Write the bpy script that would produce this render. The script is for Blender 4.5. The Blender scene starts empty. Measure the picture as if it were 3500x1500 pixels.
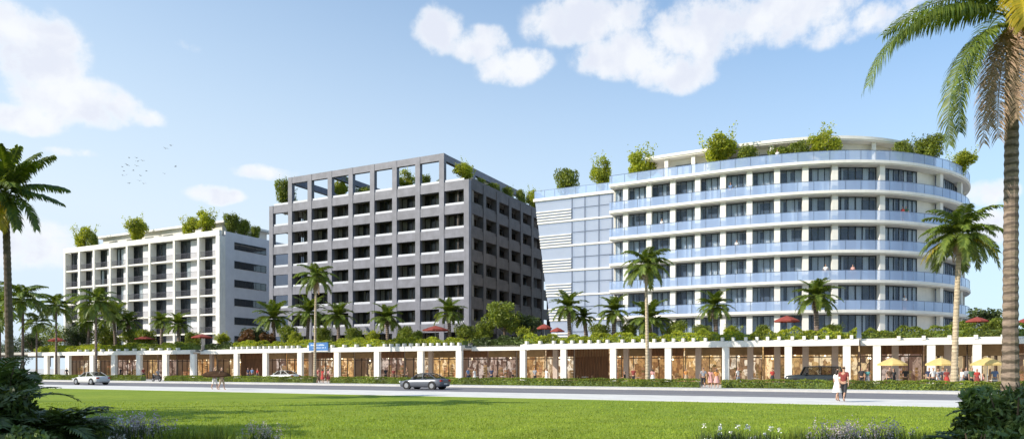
import bpy, math, random
import numpy as np
from mathutils import Vector, Matrix
R = math.radians
SC = bpy.context.scene
COL = SC.collection
random.seed(7); RNG = np.random.default_rng(11)

# ------------------------------------------------------------------ camera
TH = R(26.77); CS, SN = math.cos(TH), math.sin(TH); FPX = 2446.0; CH = 1.7
cam = bpy.data.objects.new('camera', bpy.data.cameras.new('camera')); COL.objects.link(cam)
cam.location = (0, 0, CH); cam.rotation_euler = (R(90), 0, TH)
cam.data.sensor_width = 36; cam.data.lens = 36 * FPX / 3500; cam.data.shift_y = 507 / 3500
cam.data.clip_start = 0.1; cam.data.clip_end = 5000
SC.camera = cam

# ------------------------------------------------------------------ sun, sky, exposure
SUN_EL = R(31); SX, SY = -0.66, -0.75
sun = bpy.data.objects.new('sun', bpy.data.lights.new('sun', 'SUN')); COL.objects.link(sun)
sun.data.energy = 4.6; sun.data.angle = R(0.5); sun.data.color = (1.0, 0.92, 0.79)
sv = Vector((SX, SY, math.tan(SUN_EL) * math.hypot(SX, SY)))
sun.rotation_euler = sv.to_track_quat('Z', 'Y').to_euler()
sun.location = (0, 0, 60)
SC.view_settings.view_transform = 'Standard'; SC.view_settings.look = 'None'
SC.view_settings.exposure = 0.32; SC.view_settings.gamma = 1.0
SC.render.engine = 'CYCLES'
SC.cycles.max_bounces = 7; SC.cycles.transparent_max_bounces = 16
SC.cycles.transmission_bounces = 4; SC.cycles.caustics_reflective = False; SC.cycles.caustics_refractive = False

class NT:
    """tiny node-tree writer"""
    def __init__(s, nt): s.nt = nt; nt.nodes.clear()
    def n(s, typ, ins=None, **props):
        d = s.nt.nodes.new(typ)
        for k, v in props.items(): setattr(d, k, v)
        for k, v in (ins or {}).items():
            if isinstance(v, tuple) and len(v) == 2 and hasattr(v[0], 'outputs'): s.nt.links.new(v[0].outputs[v[1]], d.inputs[k])
            elif hasattr(v, 'outputs'): s.nt.links.new(v.outputs[0], d.inputs[k])
            else: d.inputs[k].default_value = v
        return d
    def m(s, op, a, b=None, c=None, clamp=False):
        ins = {0: a}
        if b is not None: ins[1] = b
        if c is not None: ins[2] = c
        return s.n('ShaderNodeMath', ins, operation=op, use_clamp=clamp)
    def mix(s, f, a, b, mode='MIX'):
        d = s.nt.nodes.new('ShaderNodeMix'); d.data_type = 'RGBA'; d.blend_type = mode
        for i, v in ((0, f), (6, a), (7, b)):
            if isinstance(v, tuple) and len(v) == 2 and hasattr(v[0], 'outputs'): s.nt.links.new(v[0].outputs[v[1]], d.inputs[i])
            elif hasattr(v, 'outputs'): s.nt.links.new(v.outputs[0], d.inputs[i])
            else: d.inputs[i].default_value = v if i == 0 else (tuple(v) + (1,))[:4]
        return (d, 2)
    def sstep(s, x, lo, hi):
        return s.n('ShaderNodeMapRange', {0: x, 1: lo, 2: hi, 3: 0.0, 4: 1.0}, interpolation_type='SMOOTHSTEP')

world = bpy.data.worlds.new('World'); SC.world = world; world.use_nodes = True
W = NT(world.node_tree)
sky = W.n('ShaderNodeTexSky', sky_type='NISHITA', sun_disc=False, sun_elevation=SUN_EL, sun_rotation=math.atan2(SX, SY),
          air_density=1.0, dust_density=0.6, ozone_density=1.6)
tc = W.n('ShaderNodeTexCoord')
sp = W.n('ShaderNodeSeparateXYZ', {0: tc})
az = W.m('ARCTAN2', sp, (sp, 1)); el = W.m('ARCSINE', (sp, 2))
pos = W.n('ShaderNodeCombineXYZ', {0: az, 1: el, 2: 0.0})
warp = W.n('ShaderNodeTexNoise', {'Vector': pos, 'Scale': 9.0, 'Detail': 3.0, 'Roughness': 0.6})
pos2 = W.n('ShaderNodeVectorMath', {0: pos, 1: W.n('ShaderNodeVectorMath', {0: W.n('ShaderNodeVectorMath', {0: (warp, 1), 1: (0.5, 0.5, 0.5)}, operation='SUBTRACT'), 1: (0.05, 0.035, 0)}, operation='MULTIPLY')}, operation='ADD')
sp2 = W.n('ShaderNodeSeparateXYZ', {0: pos2})
CLOUDS = [(60, 90, 250, 95, 1), (150, 200, 190, 190, 1), (260, 350, 300, 105, 1), (60, 400, 260, 70, 1), (480, 395, 110, 50, .6),
    (1500, 95, 110, 85, 1), (1640, 140, 140, 70, .9), (1760, 215, 160, 75, 1), (2010, 60, 260, 110, 1), (2120, 190, 210, 95, 1), (2310, 245, 190, 70, 1),
    (2420, 100, 260, 120, 1), (2700, 40, 330, 110, .9), (2850, 120, 180, 50, .6), (3120, 30, 160, 50, .5), (3000, 70, 260, 60, .6),
    (745, 665, 130, 42, .9), (890, 588, 130, 34, .8), (250, 528, 140, 24, .55), (3380, 655, 120, 60, .9), (3340, 790, 140, 90, .7), (60, 830, 300, 120, .85), (640, 150, 60, 20, .3)]
mask = None
for (u, v, ru, rv, w) in CLOUDS:
    a = (u - 1750) / FPX; A = -TH + math.atan(a); E = math.atan((1257 - v) / FPX / math.hypot(1, a))
    ra = ru / FPX / (1 + a * a); re = rv / FPX / math.hypot(1, a) * 0.95
    dx = W.m('DIVIDE', W.m('SUBTRACT', sp2, A), ra); dy = W.m('DIVIDE', W.m('SUBTRACT', (sp2, 1), E), re)
    d = W.m('ADD', W.m('MULTIPLY', dx, dx), W.m('MULTIPLY', dy, dy))
    g = W.m('MULTIPLY', W.m('SUBTRACT', 1.0, d), w, clamp=True)
    mask = g if mask is None else W.n('ShaderNodeMath', {0: mask, 1: g, 2: 0.04}, operation='SMOOTH_MAX')
# the rest of the sky, behind the camera, carries scattered clouds too
nz = W.n('ShaderNodeTexNoise', {'Vector': pos, 'Scale': 26.0, 'Detail': 9.0, 'Roughness': 0.62})
big = W.n('ShaderNodeTexNoise', {'Vector': (tc, 0), 'Scale': 2.2, 'Detail': 6.0, 'Roughness': 0.55})
back = W.m('MULTIPLY', W.sstep(big, 0.52, 0.66), W.sstep(W.m('ABSOLUTE', W.m('ADD', az, TH)), 0.75, 1.0))
dens = W.m('ADD', mask, W.m('MULTIPLY', W.m('SUBTRACT', nz, 0.5), 2.1))
cl = W.sstep(dens, -0.02, 0.85)
cl = W.m('MULTIPLY', cl, W.sstep(mask, 0.0, 0.40))
cl = W.m('MAXIMUM', cl, W.m('MULTIPLY', back, 0.8))
nz2 = W.n('ShaderNodeTexNoise', {'Vector': W.n('ShaderNodeVectorMath', {0: pos2, 1: (0.012, -0.028, 0)}, operation='ADD'), 'Scale': 15.0, 'Detail': 5.0, 'Roughness': 0.5})
shade = W.m('MULTIPLY', W.sstep(nz2, 0.38, 0.60), W.sstep(dens, 0.40, 0.9))
ccol = W.mix(shade, (7.1, 7.25, 7.5), (6.0, 6.25, 7.0))
hz = W.n('ShaderNodeMapRange', {0: el, 1: 0.0, 2: 0.62, 3: 0.86, 4: 0.04}, interpolation_type='SMOOTHSTEP')
azl = W.n('ShaderNodeMapRange', {0: az, 1: -1.1, 2: 0.25, 3: 0.36, 4: -0.04})
hzc = W.m('ADD', hz, azl, clamp=True)
base = W.mix(hzc, W.mix(1.0, sky, (0.80, 1.30, 1.58), 'MULTIPLY'), (5.5, 6.5, 7.4))
allc = W.mix(W.m('MULTIPLY', cl, 0.93), base, ccol)
bg = W.n('ShaderNodeBackground', {0: allc, 1: 0.11})
W.n('ShaderNodeOutputWorld', {0: bg})

def at(u, Y):                       # x of the point at depth line Y seen at bearing u
    a = (u - 1750) / FPX
    return Y * (-SN + a * CS) / (CS + a * SN)
def zat(u, v, Y):
    a = (u - 1750) / FPX
    return CH + (1257 - v) / FPX * Y / (CS + a * SN)

# ------------------------------------------------------------------ materials
MATS = {}
def mat(name, col, rough=0.7, var=0.10, scale=3.0, metal=0.0, bump=0.0, bscale=40.0, emis=0.0, ecol=None, spec=0.5, stretch=(1, 1, 1), island=0.0, trans=0.0, streak=0.0, rings=0.0):
    m = bpy.data.materials.new(name); m.use_nodes = True; t = NT(m.node_tree)
    co = t.n('ShaderNodeTexCoord'); mp = t.n('ShaderNodeMapping', {0: (co, 3), 3: stretch})
    nz = t.n('ShaderNodeTexNoise', {'Vector': mp, 'Scale': scale, 'Detail': 6.0, 'Roughness': 0.6})
    f = t.sstep(nz, 0.3, 0.7)
    lo = tuple(c * (1 - var) for c in col); hi = tuple(min(1, c * (1 + var)) for c in col)
    c = t.mix(f, lo, hi)
    if streak > 0:
        mp2 = t.n('ShaderNodeMapping', {0: (co, 3), 3: (2.2, 2.2, 0.12)})
        n3 = t.n('ShaderNodeTexNoise', {'Vector': mp2, 'Scale': 2.0, 'Detail': 4.0})
        c = t.mix(t.m('MULTIPLY', t.sstep(n3, 0.5, 0.75), streak), c, tuple(x * 0.6 for x in col))
    if rings > 0:
        wv = t.n('ShaderNodeTexWave', {'Vector': (co, 3), 'Scale': 1.25, 'Distortion': 2.2, 'Detail': 3.0, 'Detail Scale': 3.0}, wave_type='BANDS', bands_direction='Z')
        c = t.mix(t.m('MULTIPLY', t.sstep(wv, 0.55, 0.95), rings), c, tuple(x * 0.25 for x in col))
    if island > 0:
        g = t.n('ShaderNodeNewGeometry')
        hs = t.n('ShaderNodeHueSaturation', {'Hue': t.m('MULTIPLY_ADD', (g, 8), -0.05 * island, 0.5 + 0.025 * island), 'Saturation': 1.0,
             'Value': t.m('MULTIPLY_ADD', (g, 8), 0.9 * island, 1 - 0.45 * island), 'Color': c})
        c = (hs, 0)
    ins = {'Base Color': c, 'Roughness': rough, 'Metallic': metal, 'Specular IOR Level': spec}
    if bump > 0:
        bz = t.n('ShaderNodeTexNoise', {'Vector': mp, 'Scale': bscale, 'Detail': 4.0})
        ins['Normal'] = t.n('ShaderNodeBump', {'Height': bz, 'Strength': bump, 'Distance': 0.02})
    b = t.n('ShaderNodeBsdfPrincipled', ins)
    if emis > 0:
        if ecol is None: t.nt.links.new(c[0].outputs[c[1]], b.inputs['Emission Color'])
        else: b.inputs['Emission Color'].default_value = tuple(ecol) + (1,)
        b.inputs['Emission Strength'].default_value = emis
    out = b
    if trans > 0:
        tr = t.n('ShaderNodeBsdfTranslucent', {0: t.mix(1.0, c, (1.5, 1.4, 0.5), 'MULTIPLY')})
        out = t.n('ShaderNodeMixShader', {0: trans, 1: b, 2: tr})
    t.n('ShaderNodeOutputMaterial', {0: out})
    MATS[name] = m
    return m

def glass(name, tint, opac, rough=0.03, spec=0.9):
    m = bpy.data.materials.new(name); m.use_nodes = True; t = NT(m.node_tree)
    co = t.n('ShaderNodeTexCoord')
    nz = t.n('ShaderNodeTexNoise', {'Vector': (co, 3), 'Scale': 0.6, 'Detail': 2.0})
    b = t.n('ShaderNodeBsdfPrincipled', {'Base Color': t.mix(nz, tuple(c * 0.85 for c in tint), tint), 'Roughness': rough, 'Specular IOR Level': spec,
            'Normal': t.n('ShaderNodeBump', {'Height': nz, 'Strength': 0.08, 'Distance': 0.1})})
    tr = t.n('ShaderNodeBsdfTransparent', {0: (0.95, 0.97, 0.98, 1)})
    fr = t.n('ShaderNodeFresnel', {0: 1.6})
    gm = t.n('ShaderNodeNewGeometry')
    f = t.m('MULTIPLY', t.m('ADD', fr, opac, clamp=True), t.m('SUBTRACT', 1.0, (gm, 6)))
    t.n('ShaderNodeOutputMaterial', {0: t.n('ShaderNodeMixShader', {0: f, 1: tr, 2: b})})
    MATS[name] = m
    return m

mat('white_render', (0.80, 0.77, 0.71), 0.75, 0.06, 0.8, bump=0.15, streak=0.2)
mat('white_paint', (0.80, 0.765, 0.70), 0.6, 0.06, 0.8, streak=0.15)
mat('soffit', (0.74, 0.70, 0.64), 0.8, 0.05, 1.0)
mat('white_wall_shaded', (0.66, 0.65, 0.68), 0.8, 0.05, 0.7, bump=0.1, streak=0.12)  # white walls with the bluish tone of their shade put into the colour
mat('grey_cladding_shade', (0.078, 0.070, 0.072), 0.6, 0.25, 0.9, bump=0.1, streak=0.25)  # grey cladding of the right flank, its shade darkened into the colour
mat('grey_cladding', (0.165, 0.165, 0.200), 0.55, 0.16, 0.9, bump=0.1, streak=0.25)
mat('ledge_white', (0.52, 0.53, 0.58), 0.5, 0.05, 2)
mat('recess_dark', (0.09, 0.08, 0.075), 0.8, 0.3, 0.7)
mat('recess_beige', (0.20, 0.185, 0.17), 0.8, 0.15, 0.8)
mat('frame_dark', (0.03, 0.032, 0.036), 0.4, 0.2, 3, metal=0.3)
mat('frame_bronze', (0.07, 0.045, 0.03), 0.4, 0.2, 3)
mat('frame_blue', (0.10, 0.13, 0.20), 0.4, 0.1, 3, metal=0.4)
mat('rail_dark', (0.10, 0.10, 0.12), 0.4, 0.2, 3, metal=0.5)
mat('rail_blue', (0.16, 0.20, 0.28), 0.35, 0.15, 3, metal=0.5)
mat('curtain', (0.86, 0.88, 0.92), 0.9, 0.14, 1.2, stretch=(9, 9, 0.2))
mat('curtain_warm', (0.60, 0.52, 0.42), 0.9, 0.18, 1.2, stretch=(9, 9, 0.2))
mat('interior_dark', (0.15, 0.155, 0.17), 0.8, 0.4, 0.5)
mat('paving', (0.52, 0.50, 0.47), 0.85, 0.08, 0.5, bump=0.1)
mat('pale_paving', (0.68, 0.66, 0.62), 0.85, 0.08, 0.6)
mat('kerb', (0.60, 0.58, 0.55), 0.85, 0.08, 1.0)
mat('terrace_paving', (0.42, 0.40, 0.36), 0.85, 0.1, 0.5)
mat('red_fabric', (0.34, 0.075, 0.06), 0.85, 0.12, 2, trans=0.25)
mat('yellow_fabric', (0.78, 0.60, 0.26), 0.85, 0.08, 2, trans=0.3)
mat('metal_pole', (0.55, 0.55, 0.55), 0.4, 0.1, 3, metal=0.6)
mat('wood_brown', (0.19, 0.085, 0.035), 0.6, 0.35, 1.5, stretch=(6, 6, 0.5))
mat('wood_chair', (0.15, 0.09, 0.05), 0.6, 0.3, 4)
mat('column_inner', (0.50, 0.40, 0.34), 0.75, 0.08, 1)
mat('louvre', (0.82, 0.79, 0.74), 0.6, 0.04, 1)
mat('trunk_grey', (0.235, 0.175, 0.14), 0.95, 0.35, 3, bump=0.8, bscale=14, stretch=(1, 1, 4), rings=0.75)
mat('trunk_pale', (0.50, 0.40, 0.27), 0.9, 0.25, 3, bump=0.5, bscale=14, stretch=(1, 1, 4), rings=0.35)
mat('trunk_dark', (0.11, 0.08, 0.06), 0.95, 0.3, 4, bump=0.5, bscale=18)
mat('frond_green', (0.125, 0.175, 0.028), 0.5, 0.35, 0.8, island=0.8, trans=0.35)
mat('frond_sunny', (0.40, 0.33, 0.02), 0.5, 0.3, 0.8, island=0.5, trans=0.4)
mat('frond_dry', (0.36, 0.25, 0.17), 0.8, 0.25, 1.5, island=0.5, trans=0.15)
mat('frond_dark', (0.080, 0.125, 0.030), 0.5, 0.35, 0.8, island=0.8, trans=0.2)
mat('leaf_bright', (0.33, 0.38, 0.035), 0.55, 0.3, 0.6, island=0.9, trans=0.4)
mat('leaf_mid', (0.18, 0.23, 0.028), 0.55, 0.35, 0.6, island=0.9, trans=0.35)
mat('leaf_dark', (0.055, 0.085, 0.018), 0.5, 0.4, 0.6, island=0.9, trans=0.2)
mat('leaf_shadow', (0.13, 0.19, 0.045), 0.5, 0.4, 0.6, island=1.0, trans=0.12)
mat('leaf_red', (0.15, 0.075, 0.028), 0.55, 0.4, 0.6, island=0.9, trans=0.3)
mat('grass_blade', (0.27, 0.35, 0.035), 0.7, 0.3, 0.6, island=0.45, trans=0.35)
mat('flower_pale', (0.55, 0.46, 0.46), 0.8, 0.2, 3, island=0.5)
mat('flower_white', (0.8, 0.8, 0.74), 0.8, 0.1, 3)
mat('bark', (0.10, 0.07, 0.045), 0.95, 0.3, 5)
mat('skin', (0.48, 0.28, 0.19), 0.6, 0.06, 5)
mat('hair_dark', (0.03, 0.02, 0.015), 0.6, 0.3, 20)
mat('hair_fair', (0.25, 0.15, 0.07), 0.6, 0.3, 20)
for nm, c in dict(white=(.75, .73, .70), grey=(.30, .30, .32), navy=(.03, .04, .09), dark=(.035, .035, .04), red=(.42, .05, .04), maroon=(.22, .04, .035), pink=(.68, .36, .32),
                  orange=(.60, .27, .08), blue=(.14, .22, .40), green=(.08, .17, .09), tan=(.42, .31, .20), brown=(.13, .08, .05), teal=(.10, .30, .30)).items():
    mat('cloth_' + nm, c, 0.9, 0.12, 6)
mat('car_silver', (0.13, 0.14, 0.165), 0.3, 0.03, 1, metal=0.3)
mat('car_white', (0.66, 0.66, 0.63), 0.3, 0.03, 1)
mat('car_black', (0.022, 0.028, 0.030), 0.25, 0.1, 1)
mat('tyre', (0.02, 0.02, 0.02), 0.85, 0.2, 8)
mat('rim', (0.45, 0.45, 0.46), 0.3, 0.05, 4, metal=0.8)
mat('headlight', (0.8, 0.82, 0.85), 0.15, 0.02, 4)
mat('taillight', (0.45, 0.02, 0.015), 0.2, 0.05, 4)
mat('plate', (0.7, 0.7, 0.66), 0.5, 0.05, 4)
mat('sign_blue', (0.05, 0.17, 0.42), 0.4, 0.15, 1.5)
mat('sign_mark', (0.55, 0.66, 0.80), 0.5, 0.05, 2)
mat('board_brown', (0.06, 0.035, 0.022), 0.9, spec=0.05, var=0.3, scale=2) if 1 else mat('board_brown', (0.075, 0.045, 0.03), 0.8, 0.3, 2)
mat('bird', (0.30, 0.31, 0.34), 0.8, 0.2, 2)
mat('lamp_lit', (1, .86, .6), 0.5, 0.02, 2, emis=5.0, ecol=(1, .80, .5))
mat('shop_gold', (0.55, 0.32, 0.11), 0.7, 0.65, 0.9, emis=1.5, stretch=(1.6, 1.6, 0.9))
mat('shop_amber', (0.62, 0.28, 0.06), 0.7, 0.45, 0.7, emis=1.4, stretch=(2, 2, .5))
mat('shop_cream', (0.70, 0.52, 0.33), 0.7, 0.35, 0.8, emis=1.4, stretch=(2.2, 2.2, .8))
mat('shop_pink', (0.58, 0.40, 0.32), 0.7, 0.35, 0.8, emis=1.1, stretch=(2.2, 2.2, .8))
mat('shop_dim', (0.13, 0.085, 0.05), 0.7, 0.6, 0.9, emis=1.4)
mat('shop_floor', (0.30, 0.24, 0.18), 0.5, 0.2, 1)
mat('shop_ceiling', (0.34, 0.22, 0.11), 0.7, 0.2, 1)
mat('goods', (0.50, 0.30, 0.14), 0.7, 0.6, 3, island=0.9, emis=0.3)
mat('curtain_strip', (0.75, 0.58, 0.36), 0.8, 0.12, 2, emis=0.25)
glass('glass_rail', (0.44, 0.58, 0.88), 0.56)
glass('glass_window', (0.22, 0.32, 0.50), 0.26)  # blue tint stands in for bright sky reflected in the panes
glass('glass_left', (0.02, 0.022, 0.025), 0.12)
glass('glass_dark', (0.02, 0.022, 0.025), 0.35)
glass('glass_shop', (0.05, 0.05, 0.05), 0.02)
glass('glass_car', (0.03, 0.04, 0.05), 0.62)
glass('glass_slot', (0.04, 0.045, 0.05), 0.92)
glass('glass_wing', (0.34, 0.40, 0.54), 0.84, rough=0.06)

def special_mats():
    # lawn
    m = bpy.data.materials.new('lawn'); m.use_nodes = True; t = NT(m.node_tree)
    co = t.n('ShaderNodeTexCoord')
    n1 = t.n('ShaderNodeTexNoise', {'Vector': (co, 3), 'Scale': 0.16, 'Detail': 5.0, 'Roughness': 0.6})
    n2 = t.n('ShaderNodeTexNoise', {'Vector': (co, 3), 'Scale': 7.0, 'Detail': 8.0, 'Roughness': 0.75})
    n3 = t.n('ShaderNodeTexNoise', {'Vector': (co, 3), 'Scale': 1.1, 'Detail': 6.0, 'Roughness': 0.7})
    c = t.mix(t.sstep(n1, 0.35, 0.65), (0.205, 0.295, 0.022), (0.300, 0.370, 0.032))
    c = t.mix(t.m('MULTIPLY', t.sstep(n3, 0.42, 0.68), 0.85), c, (0.200, 0.275, 0.022))
    c = t.mix(t.m('MULTIPLY', t.sstep(n2, 0.38, 0.68), 0.75), c, (0.125, 0.20, 0.018))
    n4 = t.n('ShaderNodeTexNoise', {'Vector': t.n('ShaderNodeMapping', {0: (co, 3), 3: (0.25, 2.2, 1)}), 'Scale': 1.0, 'Detail': 7.0, 'Roughness': 0.7})
    c = t.mix(t.m('MULTIPLY', t.sstep(n4, 0.45, 0.7), 0.5), c, (0.30, 0.35, 0.055))
    n5 = t.n('ShaderNodeTexNoise', {'Vector': (co, 3), 'Scale': 0.7, 'Detail': 8.0, 'Roughness': 0.8})
    c = t.mix(t.m('MULTIPLY', t.sstep(n5, 0.52, 0.7), 0.6), c, (0.10, 0.185, 0.02))
    b = t.n('ShaderNodeBsdfPrincipled', {'Base Color': c, 'Roughness': 0.9, 'Specular IOR Level': 0.2,
        'Normal': t.n('ShaderNodeBump', {'Height': n2, 'Strength': 0.7, 'Distance': 0.05})})
    t.n('ShaderNodeOutputMaterial', {0: b}); MATS['lawn'] = m
    # asphalt
    m = bpy.data.materials.new('asphalt'); m.use_nodes = True; t = NT(m.node_tree)
    co = t.n('ShaderNodeTexCoord')
    mp = t.n('ShaderNodeMapping', {0: (co, 3), 3: (0.06, 0.7, 1)})
    n1 = t.n('ShaderNodeTexNoise', {'Vector': mp, 'Scale': 1.0, 'Detail': 6.0, 'Roughness': 0.6})
    n2 = t.n('ShaderNodeTexNoise', {'Vector': (co, 3), 'Scale': 30.0, 'Detail': 4.0})
    c = t.mix(t.sstep(n1, 0.3, 0.7), (0.14, 0.135, 0.15), (0.215, 0.21, 0.225))
    c = t.mix(t.m('MULTIPLY', n2, 0.3), c, (0.30, 0.29, 0.30))
    b = t.n('ShaderNodeBsdfPrincipled', {'Base Color': c, 'Roughness': 0.75, 'Normal': t.n('ShaderNodeBump', {'Height': n2, 'Strength': 0.3, 'Distance': 0.01})})
    t.n('ShaderNodeOutputMaterial', {0: b}); MATS['asphalt'] = m
special_mats()
def shop_mat(name, cols, emis):  # walls emit: the lit look of the shops is put into their colour
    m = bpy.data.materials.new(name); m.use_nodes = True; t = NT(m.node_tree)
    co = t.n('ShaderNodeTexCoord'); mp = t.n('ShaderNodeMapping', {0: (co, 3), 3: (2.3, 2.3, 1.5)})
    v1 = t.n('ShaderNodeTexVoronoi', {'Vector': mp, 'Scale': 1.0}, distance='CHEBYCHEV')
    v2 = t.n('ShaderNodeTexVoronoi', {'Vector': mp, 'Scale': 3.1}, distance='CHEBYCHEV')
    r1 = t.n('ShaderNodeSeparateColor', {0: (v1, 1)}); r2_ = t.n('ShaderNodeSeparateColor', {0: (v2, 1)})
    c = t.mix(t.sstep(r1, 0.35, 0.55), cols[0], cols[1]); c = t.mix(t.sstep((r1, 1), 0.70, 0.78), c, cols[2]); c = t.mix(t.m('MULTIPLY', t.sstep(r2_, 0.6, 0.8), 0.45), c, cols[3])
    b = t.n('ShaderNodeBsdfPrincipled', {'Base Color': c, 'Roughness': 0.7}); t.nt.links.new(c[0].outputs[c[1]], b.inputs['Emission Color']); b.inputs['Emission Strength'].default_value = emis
    t.n('ShaderNodeOutputMaterial', {0: b}); MATS[name] = m
dk = (.07, .035, .02)
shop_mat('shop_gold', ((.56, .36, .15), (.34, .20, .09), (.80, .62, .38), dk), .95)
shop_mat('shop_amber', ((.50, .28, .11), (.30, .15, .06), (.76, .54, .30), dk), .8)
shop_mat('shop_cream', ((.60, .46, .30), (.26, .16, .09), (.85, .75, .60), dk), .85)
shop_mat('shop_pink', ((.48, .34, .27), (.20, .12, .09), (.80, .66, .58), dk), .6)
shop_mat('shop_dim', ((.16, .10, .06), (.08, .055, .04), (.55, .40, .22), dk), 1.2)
def M(n): return MATS[n]

# ------------------------------------------------------------------ mesh builder
class MB:
    def __init__(s): s.v = []; s.f = []
    def add(s, vs, fs):
        o = len(s.v); s.v += [tuple(p) for p in vs]; s.f += [tuple(i + o for i in f) for f in fs]; return s
    def box(s, x0, x1, y0, y1, z0, z1):
        return s.add([(x0, y0, z0), (x1, y0, z0), (x1, y1, z0), (x0, y1, z0), (x0, y0, z1), (x1, y0, z1), (x1, y1, z1), (x0, y1, z1)],
                     [(3, 2, 1, 0), (4, 5, 6, 7), (0, 1, 5, 4), (1, 2, 6, 5), (2, 3, 7, 6), (3, 0, 4, 7)])
    def cyl(s, cx, cy, r, z0, z1, n=12, r1=None):
        return s.tube([(cx, cy, z0), (cx, cy, z1)], [r, r if r1 is None else r1], n)
    def prism(s, poly, z0, z1):
        n = len(poly); vs = [(x, y, z0) for x, y in poly] + [(x, y, z1) for x, y in poly]
        return s.add(vs, [tuple(range(n - 1, -1, -1)), tuple(range(n, 2 * n))] + [(i, (i + 1) % n, n + (i + 1) % n, n + i) for i in range(n)])
    def strip(s, pts, z0, z1, th):          # thin upright wall along a plan polyline, thickness th
        P = [Vector((p[0], p[1])) for p in pts]; N = []
        for i in range(len(P)):
            d = (P[min(i + 1, len(P) - 1)] - P[max(i - 1, 0)]).normalized(); N.append(Vector((-d.y, d.x)))
        return s.prism([(p.x, p.y) for p in P] + [(p + n * th).to_tuple() for p, n in reversed(list(zip(P, N)))], z0, z1)
    def tube(s, pts, rad, n=8, cap=True):
        pts = [Vector(p) for p in pts]; vs = []; fs = []
        up = Vector((0.13, 0.97, 0.2)).normalized()
        for i, p in enumerate(pts):
            d = (pts[min(i + 1, len(pts) - 1)] - pts[max(i - 1, 0)]).normalized()
            a = d.cross(up)
            if a.length < 1e-3: a = d.cross(Vector((1, 0, 0)))
            a.normalize(); b = d.cross(a)
            r = rad[i] if hasattr(rad, '__len__') else rad
            for k in range(n):
                t = 2 * math.pi * k / n; vs.append(p + (a * math.cos(t) + b * math.sin(t)) * r)
        for i in range(len(pts) - 1):
            for k in range(n):
                k2 = (k + 1) % n; fs.append((i * n + k, i * n + k2, (i + 1) * n + k2, (i + 1) * n + k))
        if cap: fs += [tuple(range(n - 1, -1, -1)), tuple(range((len(pts) - 1) * n, len(pts) * n))]
        return s.add(vs, fs)
    def build(s, name, m, parent=None, off=None, smooth=False):
        me = bpy.data.meshes.new(name)
        ofs = Vector((0, 0, 0))
        if parent is not None and off is None: ofs = Vector(parent.location)
        elif off is not None: ofs = Vector(off)
        me.from_pydata([(x - ofs.x, y - ofs.y, z - ofs.z) for x, y, z in s.v], [], s.f); me.update()
        me.materials.append(M(m) if isinstance(m, str) else m)
        if smooth: me.polygons.foreach_set('use_smooth', [True] * len(me.polygons))
        o = bpy.data.objects.new(name, me); COL.objects.link(o)
        if parent is not None: o.parent = parent
        elif off is not None: o.location = ofs
        return o
    def local(s, name, m, parent=None, smooth=False): return s.build(name, m, parent, (0, 0, 0), smooth)

def quads_obj(name, V, m, parent=None, smooth=False):     # V: (n,4,3) numpy
    n = len(V); me = bpy.data.meshes.new(name)
    me.vertices.add(n * 4); me.vertices.foreach_set('co', V.reshape(-1).astype(np.float32))
    me.loops.add(n * 4); me.loops.foreach_set('vertex_index', np.arange(n * 4, dtype=np.int32))
    me.polygons.add(n); me.polygons.foreach_set('loop_start', np.arange(0, n * 4, 4, dtype=np.int32))
    me.polygons.foreach_set('loop_total', np.full(n, 4, dtype=np.int32)); me.update(calc_edges=True)
    me.materials.append(M(m))
    o = bpy.data.objects.new(name, me); COL.objects.link(o)
    if parent is not None: o.parent = parent
    return o

def tag(o, label=None, cat=None, group=None, kind=None):
    if label: o['label'] = label
    if cat: o['category'] = cat
    if group: o['group'] = group
    if kind: o['kind'] = kind
    return o
def empty(name, loc, label=None, cat=None, group=None, rz=0.0):
    o = bpy.data.objects.new(name, None); COL.objects.link(o); o.location = loc; o.rotation_euler = (0, 0, rz)
    o.empty_display_size = 0.2
    return tag(o, label, cat, group)
def copy_tree(o, parent=None, first=True):
    c = o.copy(); COL.objects.link(c)
    if parent is not None: c.parent = parent
    for ch in list(o.children): copy_tree(ch, c, False)
    return c
def part_copy(o, loc, rz=0.0):           # one part with its sub-parts, moved
    c = copy_tree(o, o.parent); c.location = loc; c.rotation_euler = (0, 0, rz); return c

# ------------------------------------------------------------------ ground
def sheet(name, m, x0, x1, y0, y1, z, label, cat='ground'):
    b = MB(); b.add([(x0, y0, z), (x1, y0, z), (x1, y1, z), (x0, y1, z)], [(0, 1, 2, 3)])
    o = b.build(name, m); tag(o, label, cat, kind='structure'); return o
sheet('ground', 'paving', -1500, 1500, -600, 2500, -0.16, 'pale paved ground running under the whole block')
MB().box(-900, 900, -400, 36.4, -0.15, 0.0).build('lawn', 'lawn'); tag(bpy.data.objects['lawn'], 'bright green mown lawn in front of the street', 'lawn', kind='structure')
MB().box(-900, 900, 36.4, 44.0, -0.14, 0.01).build('pavement', 'pale_paving'); tag(bpy.data.objects['pavement'], 'pale concrete pavement strip along the lawn', 'pavement', kind='structure')
sheet('road', 'asphalt', -900, 900, 44.0, 58.5, -0.12, 'grey asphalt road between lawn and arcade', 'road')
MB().box(-900, 900, 58.5, 62.2, -0.13, 0.02).build('far_pavement', 'kerb'); tag(bpy.data.objects['far_pavement'], 'pale pavement strip on the far side of the road', 'pavement', kind='structure')
MB().box(-900, 900, 62.2, 130, -0.135, 0.015).build('plaza', 'paving'); tag(bpy.data.objects['plaza'], 'paved plaza between street hedge and arcade columns', 'plaza', kind='structure')

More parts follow.
